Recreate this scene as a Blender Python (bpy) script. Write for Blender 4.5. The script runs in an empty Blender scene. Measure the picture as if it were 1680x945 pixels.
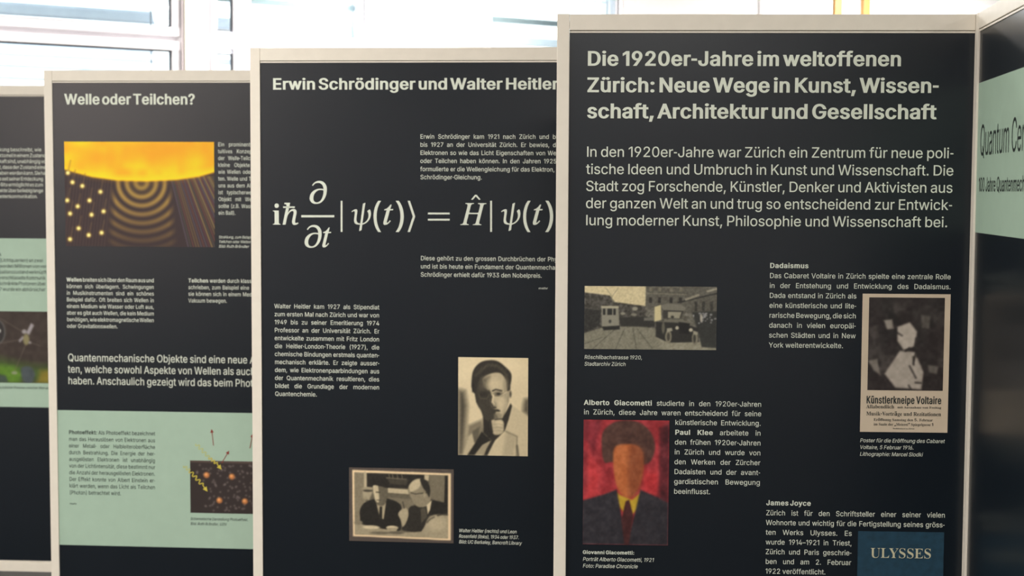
import bpy, math, random
import numpy as np
from mathutils import Vector, Matrix
from mathutils.geometry import delaunay_2d_cdt

S = bpy.context.scene
C = S.collection
random.seed(3)
R = np.random.RandomState(5)

# ------------------------------------------------------------------ camera
F_PX, PITCH, ROLL, EYE = 2429.6, 0.06487, 0.00489, 1.694
fw = Vector((0, math.cos(PITCH), -math.sin(PITCH)))
rt0 = Vector((1, 0, 0)); up0 = rt0.cross(fw)
RT = rt0 * math.cos(ROLL) + up0 * math.sin(ROLL)
UP = -rt0 * math.sin(ROLL) + up0 * math.cos(ROLL)
EYEP = Vector((0, 0, EYE))
cd = bpy.data.cameras.new('camera'); cam = bpy.data.objects.new('camera', cd); C.objects.link(cam)
cam.matrix_world = Matrix(((RT.x, UP.x, -fw.x, 0), (RT.y, UP.y, -fw.y, 0), (RT.z, UP.z, -fw.z, EYE), (0, 0, 0, 1)))
cd.sensor_width = 36; cd.lens = F_PX / 1680 * 36
cd.clip_start = .05; cd.clip_end = 100
cd.dof.use_dof = True; cd.dof.focus_distance = 3.85; cd.dof.aperture_fstop = 4.4
S.camera = cam

# ------------------------------------------------------------------ world, exposure
w = bpy.data.worlds.new('world'); S.world = w; w.use_nodes = True
bg = w.node_tree.nodes['Background']; bg.inputs[0].default_value = (.92, .96, 1, 1); bg.inputs[1].default_value = 2.5
S.view_settings.view_transform = 'Standard'; S.view_settings.look = 'None'
S.view_settings.exposure = .2; S.view_settings.gamma = 1; S.view_settings.use_curve_mapping = False

# room frame: u runs along the window wall, v comes off it into the room
WA = math.radians(31)
P0 = Vector((-2.766, 8.0, 0)); WU = Vector((math.cos(WA), math.sin(WA), 0)); WV = Vector((math.sin(WA), -math.cos(WA), 0))
RM = Matrix(((WU.x, -WV.x, 0, P0.x), (WU.y, -WV.y, 0, P0.y), (0, 0, 1, 0), (0, 0, 0, 1)))  # local y = -v (outwards)
CEIL = 3.5
U0, U1, V1 = -9.0, 9.5, 13.5

def area(name, loc, rot, size, power, col=(1, .96, .90)):
    l = bpy.data.lights.new(name, 'AREA'); l.shape = 'RECTANGLE'; l.size, l.size_y = size; l.energy = power; l.color = col
    o = bpy.data.objects.new(name, l); o.location = loc; o.rotation_euler = rot; C.objects.link(o); return o
def rw(u, v, z): return P0 + WU * u + WV * v + Vector((0, 0, z))
ADDED_LAMPS = [(-5.4, .9, 120), (-1.6, .8, 130), (2.4, .9, 200), (6.4, 1.1, 200), (-5.4, 4.7, 92), (-2.0, 4.7, 74), (2.8, 5.4, 62),
         (-6.2, 8.6, 120), (-2.0, 9.4, 135), (2.8, 9.4, 80)]  # ceiling lamps added out of view to brighten window wall and panels
ADDED_WALL_LAMP = (-8.9, 8.4, 2.75, 5.0, 1.2, 370)  # unseen lamp added for its warm reflection in the panel tops
for u, v, p in ADDED_LAMPS:
    area('added_ceiling_lamp', rw(u, v, CEIL - .075), (0, 0, WA), (1.2, .5), p)

u, v, z, sx_, sz_, p = ADDED_WALL_LAMP
area('added_wall_lamp', rw(u, v, z), (WU - Vector((0, 0, .12))).to_track_quat('-Z', 'Z').to_euler(), (sx_, sz_), p, (1, .82, .74))

# ------------------------------------------------------------------ materials
def lin(c):
    return tuple((x / 255 / 12.92 if x / 255 <= .04045 else ((x / 255 + .055) / 1.055) ** 2.4) for x in c)
def mat(name, col, rough=.5, spec=.5, bump=0, scale=60, var=0, metal=0):
    m = bpy.data.materials.new(name); m.use_nodes = True; nt = m.node_tree; b = nt.nodes['Principled BSDF']
    b.inputs['Base Color'].default_value = (*col, 1); b.inputs['Roughness'].default_value = rough
    b.inputs['Specular IOR Level'].default_value = spec; b.inputs['Metallic'].default_value = metal
    n = nt.nodes.new('ShaderNodeTexNoise'); n.inputs['Scale'].default_value = scale; n.inputs['Detail'].default_value = 3
    tc = nt.nodes.new('ShaderNodeTexCoord'); nt.links.new(tc.outputs['Object'], n.inputs['Vector'])
    if var:
        r = nt.nodes.new('ShaderNodeValToRGB')
        r.color_ramp.elements[0].position = .3; r.color_ramp.elements[1].position = .7
        r.color_ramp.elements[0].color = (*[c * (1 - var) for c in col], 1); r.color_ramp.elements[1].color = (*[min(1, c * (1 + var)) for c in col], 1)
        nt.links.new(n.outputs['Fac'], r.inputs['Fac']); nt.links.new(r.outputs['Color'], b.inputs['Base Color'])
    if bump:
        bn = nt.nodes.new('ShaderNodeBump'); bn.inputs['Strength'].default_value = bump; bn.inputs['Distance'].default_value = .002
        nt.links.new(n.outputs['Fac'], bn.inputs['Height']); nt.links.new(bn.outputs['Normal'], b.inputs['Normal'])
    return m
M = dict(
    wall=mat('white_wall_paint', (.86, .85, .86), .8, .3, .1, 40, .015),
    ceiling=mat('ceiling_plaster', (.8, .79, .77), .9, .2, .1, 40, .02),
    floor=mat('grey_carpet', (.045, .043, .04), .95, .1, .6, 350, .2),
    frame=mat('cream_lacquered_profile', (.80, .755, .655), .45, .4, 0, 30, .02),
    groove=mat('dark_groove', (.16, .14, .11), .8, .2),
    print=mat('dark_satin_print', (.0041, .0084, .0138), .31, .40, .02, 500, .05),
    mint=mat('mint_print', (.39, .54, .43), .5, .4, 0, 20, .02),
    ink=mat('pale_lettering', (.73, .785, .68), .55, .3, 0, 20, .02),
    dark_ink=mat('dark_lettering', (.012, .02, .02), .5, .4, 0, 20, .05),
    window=mat('white_window_frame', (.9, .88, .92), .4, .5, 0, 20, .01),
    gasket=mat('grey_gasket', (.12, .13, .15), .6, .4),
    slat=mat('grey_blue_slat', (.80, .88, .98), .45, .4, 0, 15, .04),
    rail=mat('grey_shaded_slat_and_cord', (.30, .36, .40), .45, .4, 0, 15, .04),  # darker grey imitates slats in less light; guide cords share it
    orange=mat('orange_varnished_wood', (.36, .18, .035), .4, .5, .1, 12, .12),
    steel=mat('steel_foot', (.4, .4, .4), .35, .5, 0, 30, .05, .9),
    housing=mat('added_lamp_housing', (.8, .8, .8), .5, .4),
    blue=mat('blue_book_cover', (.012, .05, .085), .5, .4, .05, 60, .2),
    cover_ink=mat('cream_cover_lettering', (.6, .58, .40), .55, .3),
)
g = bpy.data.materials.new('window_glass'); g.use_nodes = True; nt = g.node_tree; nt.nodes.clear()
o_ = nt.nodes.new('ShaderNodeOutputMaterial'); t_ = nt.nodes.new('ShaderNodeBsdfTransparent'); gl = nt.nodes.new('ShaderNodeBsdfGlossy')
t_.inputs[0].default_value = (.95, .98, .97, 1); gl.inputs['Roughness'].default_value = .02
mx = nt.nodes.new('ShaderNodeMixShader'); fr = nt.nodes.new('ShaderNodeFresnel'); fr.inputs[0].default_value = 1.45
nt.links.new(fr.outputs[0], mx.inputs[0]); nt.links.new(t_.outputs[0], mx.inputs[1]); nt.links.new(gl.outputs[0], mx.inputs[2]); nt.links.new(mx.outputs[0], o_.inputs[0])
M['glass'] = g
pm = bpy.data.materials.new('picture_print'); pm.use_nodes = True; nt = pm.node_tree; b = nt.nodes['Principled BSDF']
at = nt.nodes.new('ShaderNodeVertexColor'); at.layer_name = 'ink'
nt.links.new(at.outputs['Color'], b.inputs['Base Color']); b.inputs['Roughness'].default_value = .5; b.inputs['Specular IOR Level'].default_value = .4
M['picture'] = pm

# ------------------------------------------------------------------ object helpers
def link(name, me, m=None, parent=None, mw=None):
    o = bpy.data.objects.new(name, me); C.objects.link(o)
    if m is not None and me is not None: me.materials.append(m)
    if parent is not None: o.parent = parent
    if mw is not None: o.matrix_world = mw
    return o
def tag(o, label, cat, group=None):
    o['label'] = label; o['category'] = cat
    if group: o['group'] = group
    return o
def boxes(bl, bevel=0):
    import bmesh
    bm = bmesh.new()
    for x0, x1, y0, y1, z0, z1 in bl:
        r = bmesh.ops.create_cube(bm, size=1)
        for v in r['verts']:
            v.co = Vector(((x0 + x1) / 2 + v.co.x * (x1 - x0), (y0 + y1) / 2 + v.co.y * (y1 - y0), (z0 + z1) / 2 + v.co.z * (z1 - z0)))
        if bevel:
            bmesh.ops.bevel(bm, geom=list({e for v in r['verts'] for e in v.link_edges}), offset=bevel, segments=2, affect='EDGES', profile=.6)
    me = bpy.data.meshes.new('m'); bm.to_mesh(me); bm.free(); return me
def struct(name, me, m, mw=None, parent=None):
    o = link(name, me, m, parent, mw)
    if parent is None: o['kind'] = 'structure'
    return o
def ray(px, py):
    return (fw + RT * ((px - 840) / F_PX) - UP * ((py - 472.5) / F_PX))

# ------------------------------------------------------------------ room shell
struct('floor', boxes([(U0, U1, -V1, .0, -.1, 0)]), M['floor'], RM)
struct('ceiling', boxes([(U0, U1, -V1, .0, CEIL, CEIL + .1)]), M['ceiling'], RM)
struct('wall_left', boxes([(U0 - .2, U0, -V1, .3, 0, CEIL)]), M['wall'], RM)
struct('wall_right', boxes([(U1, U1 + .2, -V1, .3, 0, CEIL)]), M['wall'], RM)
struct('wall_front', boxes([(U0, U1, -V1 - .2, -V1, 0, CEIL)]), M['wall'], RM)

def wall_pt(px, py, v=0.0):
    d = ray(px, py); k = ((P0 + WV * v) - EYEP).dot(WV) / d.dot(WV); p = EYEP + d * k
    return (p - P0).dot(WU), p.z
def WX(px, py=60): return wall_pt(px, py)[0]
def WZ(px, py): return wall_pt(px, py)[1]
zt0 = WZ(0, 27); zt1 = WZ(0, 67)           # transom, bottom and top of glass
SILL, HEAD = .95, 3.32
wins = []   # (opening u0, u1)
a0, a1 = WX(-520), WX(306)
b0, b1 = WX(346), WX(606)
c0, c1 = WX(800), WX(1024)
piers = [(U0, a0), (a1 + .012, b0 - .012), (b1, c0), (c1, U1)]
bl = [(x0, x1, 0, .28, SILL, HEAD) for x0, x1 in piers if x1 > x0] + [(U0, U1, 0, .28, 0, SILL), (U0, U1, 0, .28, HEAD, CEIL)]
struct('wall_back', boxes(bl), M['wall'], RM)

def ring(x0, x1, z0, z1, t, y0, y1, b=.004):
    return [(x0, x1, y0, y1, z0, z0 + t), (x0, x1, y0, y1, z1 - t, z1), (x0, x0 + t, y0, y1, z0 + t, z1 - t), (x1 - t, x1, y0, y1, z0 + t, z1 - t)]
def window(name, x0, x1, sashes, transom=True):
    e = bpy.data.objects.new(name, None); C.objects.link(e); e.matrix_world = RM; e['kind'] = 'structure'
    def part(n, me, m):
        o = link(n, me, m, e); return o
    fr_ = ring(x0, x1, SILL, HEAD, .05, .03, .10)
    if transom: fr_.append((x0 + .05, x1 - .05, .03, .10, zt1 + .045, zt0 - .045))
    part('window_frame', boxes(fr_, .004), M['window'])
    for (gx0, gx1, gz0, gz1, t) in sashes:    # glass rectangle and sash width
        s = part('sash', boxes(ring(gx0 - t, gx1 + t, gz0 - .05, gz1 + .05, t if t < .05 else .05, .0, .06) if t < .05 else ring(gx0 - t, gx1 + t, gz0 - .05, gz1 + .05, .05, .0, .06) + ([(gx1, gx1 + t, .0, .06, gz0, gz1), (gx0 - t, gx0, .0, .06, gz0, gz1)] if t > .05 else []), .003), M['window'])
        link('gasket', boxes(ring(gx0, gx1, gz0, gz1, .007, .02, .05)), M['gasket'], s)
        link('glass', boxes([(gx0, gx1, .032, .038, gz0, gz1)]), M['glass'], s)
    part('window_sill', boxes([(x0, x1, -.06, .03, SILL - .03, SILL)], .006), M['window'])
    return e
window('window_1', a0, a1, [(a0 + .11, WX(283), SILL + .11, zt1, .06), (a0 + .11, WX(283), zt0, HEAD - .11, .06)])
window('window_2', b0, b1, [(WX(412), WX(601), SILL + .11, zt1, .05), (WX(412), WX(601), zt0, HEAD - .11, .05),
                            (WX(355), WX(384), SILL + .11, zt1, .025), (WX(355), WX(384), zt0, HEAD - .11, .025)])
window('window_3', c0, c1, [(WX(806), WX(1018), SILL + .11, zt1, .02), (WX(806), WX(1018), zt0, HEAD - .11, .02)])
# slim casement seam and hinge strip beside the first window
struct('trim_1', boxes([(a1 - .03, a1 - .022, -.012, -.001, SILL, HEAD)]), mat('rose_grey_seal', (.6, .53, .55), .6), RM)
struct('trim_2', boxes([(a1 - .016, a1 + .006, -.02, -.001, SILL, HEAD)], .003), M['frame'], RM)
for i, (p0, p1) in enumerate(((1364.5, 1376.5), (1411.5, 1422.5))):
    u0, u1 = WX(p0, 5), WX(p1, 5)
    struct('trim_%d' % (3 + i), boxes([(u0, u1, -.04, -.001, 0, CEIL - .004)], .004), M['orange'], RM)
u0, u1 = WX(1245, 5), WX(1364, 5)
struct('trim_5', boxes([(u0, u1 - .006, -.02, -.001, 0, CEIL - .004)], .006), M['wall'], RM)
struct('baseboard_back', boxes([(U0, u0 - .01, -.015, -.001, 0, .09)], .003), M['wall'], RM)

# outside blinds: every slat its own part
def slat_mesh(x0, x1, h, depth):
    n = 5; vs = []; fs = []
    for k in range(n):
        t = k / (n - 1) - .5
        z = t * h; y = t * depth + .008 * (1 - (2 * t) ** 2)
        for x in (x0, x1):
            vs.append((x, y, z)); 
    for k in range(n):
        t = k / (n - 1) - .5
        z = t * h; y = t * depth + .008 * (1 - (2 * t) ** 2) + .0015
        for x in (x0, x1): vs.append((x, y, z))
    for k in range(n - 1):
        a = 2 * k; fs.append((a, a + 1, a + 3, a + 2)); a += 2 * n; fs.append((a, a + 2, a + 3, a + 1))
    fs += [(0, 2 * n, 2 * n + 1, 1), (2 * n - 2, 2 * n - 1, 4 * n - 1, 4 * n - 2)]
    me = bpy.data.meshes.new('slat'); me.from_pydata(vs, [], fs); me.materials.append(M['slat']); 
    for p in me.polygons: p.use_smooth = True
    return me
def blind(label, x0, x1, bands, filler):
    VB = -.17
    e = bpy.data.objects.new('venetian_blind', None); C.objects.link(e)
    e.matrix_world = RM @ Matrix.Translation((x0, -VB, HEAD)); tag(e, label, 'blind', 'outside blinds at the windows')
    cache = {}
    def zc(px, py): return wall_pt(px, py, VB)[1] - HEAD
    zs = []
    for px, y0, y1, kind in bands:
        za, zb = zc(px, y0), zc(px, y1); zs.append(((za + zb) / 2, abs(za - zb), kind))
    for z0, z1, step, h in filler:
        z = z0 - HEAD
        while z > z1 - HEAD: zs.append((z, h, 's')); z -= step
    for z, h, kind in zs:
        if kind == 'r':
            link('shaded_slat_bar', boxes([(0, x1 - x0, -.012, .012, z - h / 2, z + h / 2)], .003), M['rail'], e); continue  # bar in darker colour stands in for a slat getting less light
        k = round(h, 3)
        if k not in cache: cache[k] = slat_mesh(0, x1 - x0, h, .05)
        o = link('slat', cache[k], None, e); o.location = (0, 0, z)
    for x in (.03, x1 - x0 - .03):
        link('guide_cord', boxes([(x - .003, x + .003, -.04, -.034, SILL - HEAD + .1, 0)]), M['rail'], e)
    link('head_box', boxes([(0, x1 - x0, -.05, .06, -.002, .08)], .004), M['slat'], e)
zz = WZ(0, 140)
blind('outside blind with wide pale slats at the far left window', a0 + .02, WX(268), [(0, 1, 25, 's'), (0, 69, 76, 's'), (0, 85, 91.5, 's'), (0, 104, 110, 's'), (0, 124, 130, 's'), (270, -14, 2, 's')],
      [(HEAD - .03, WZ(0, -30), .09, .05), (zz, SILL + .05, .066, .034)])
blind('outside blind behind the middle window, dark shaded bar over a pale slat', b0 + .02, b1 - .02, [(412, -3, 6, 'r'), (412, 31, 52, 's'), (355, 96, 106, 's')],
      [(HEAD - .03, WZ(412, -20), .08, .03), (WZ(355, 125), SILL + .05, .066, .034)])
blind('outside blind at the window right of the wide white pier', c0 + .02, c1 - .02, [(805, -1, 2, 's'), (805, 12, 17, 's'), (805, 26.5, 36, 'r'), (805, 57, 72, 's')],
      [(HEAD - .03, WZ(805, -12), .06, .022), (WZ(805, 90), SILL + .05, .066, .034)])

# made-up fixtures over the area lamps added to light the room
for i, (u, v, p) in enumerate(ADDED_LAMPS):
    e = bpy.data.objects.new('added_ceiling_light', None); C.objects.link(e); e.matrix_world = RM @ Matrix.Translation((u, -v, CEIL))
    tag(e, 'added white ceiling light, unseen, %s in the %s row' % ((['leftmost', 'second from the left', 'third from the left', 'rightmost'][i], 'window') if i < 4 else (['leftmost', 'middle', 'rightmost'][(i - 4) % 3], 'middle' if i < 7 else 'rear')), 'ceiling light', 'added fill lights')
    link('housing', boxes([(-.63, .63, -.28, .28, -.06, -.0005)], .006), M['housing'], e)
    link('rim', boxes([(-.63, .63, -.28, -.255, -.085, -.0605), (-.63, .63, .255, .28, -.085, -.0605), (-.63, -.605, -.255, .255, -.085, -.0605), (.605, .63, -.255, .255, -.085, -.0605)]), M['housing'], e)

e = bpy.data.objects.new('added_wall_light', None); C.objects.link(e); e.matrix_world = RM @ Matrix.Translation((U0, -8.4, 2.1))  # made-up fixture for the added warm lamp, out of view
tag(e, 'added warm light high on the left wall, unseen', 'wall light')
link('housing', boxes([(.001, .06, -2.6, 2.6, 0, 1.3)], .006), M['housing'], e)

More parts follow.
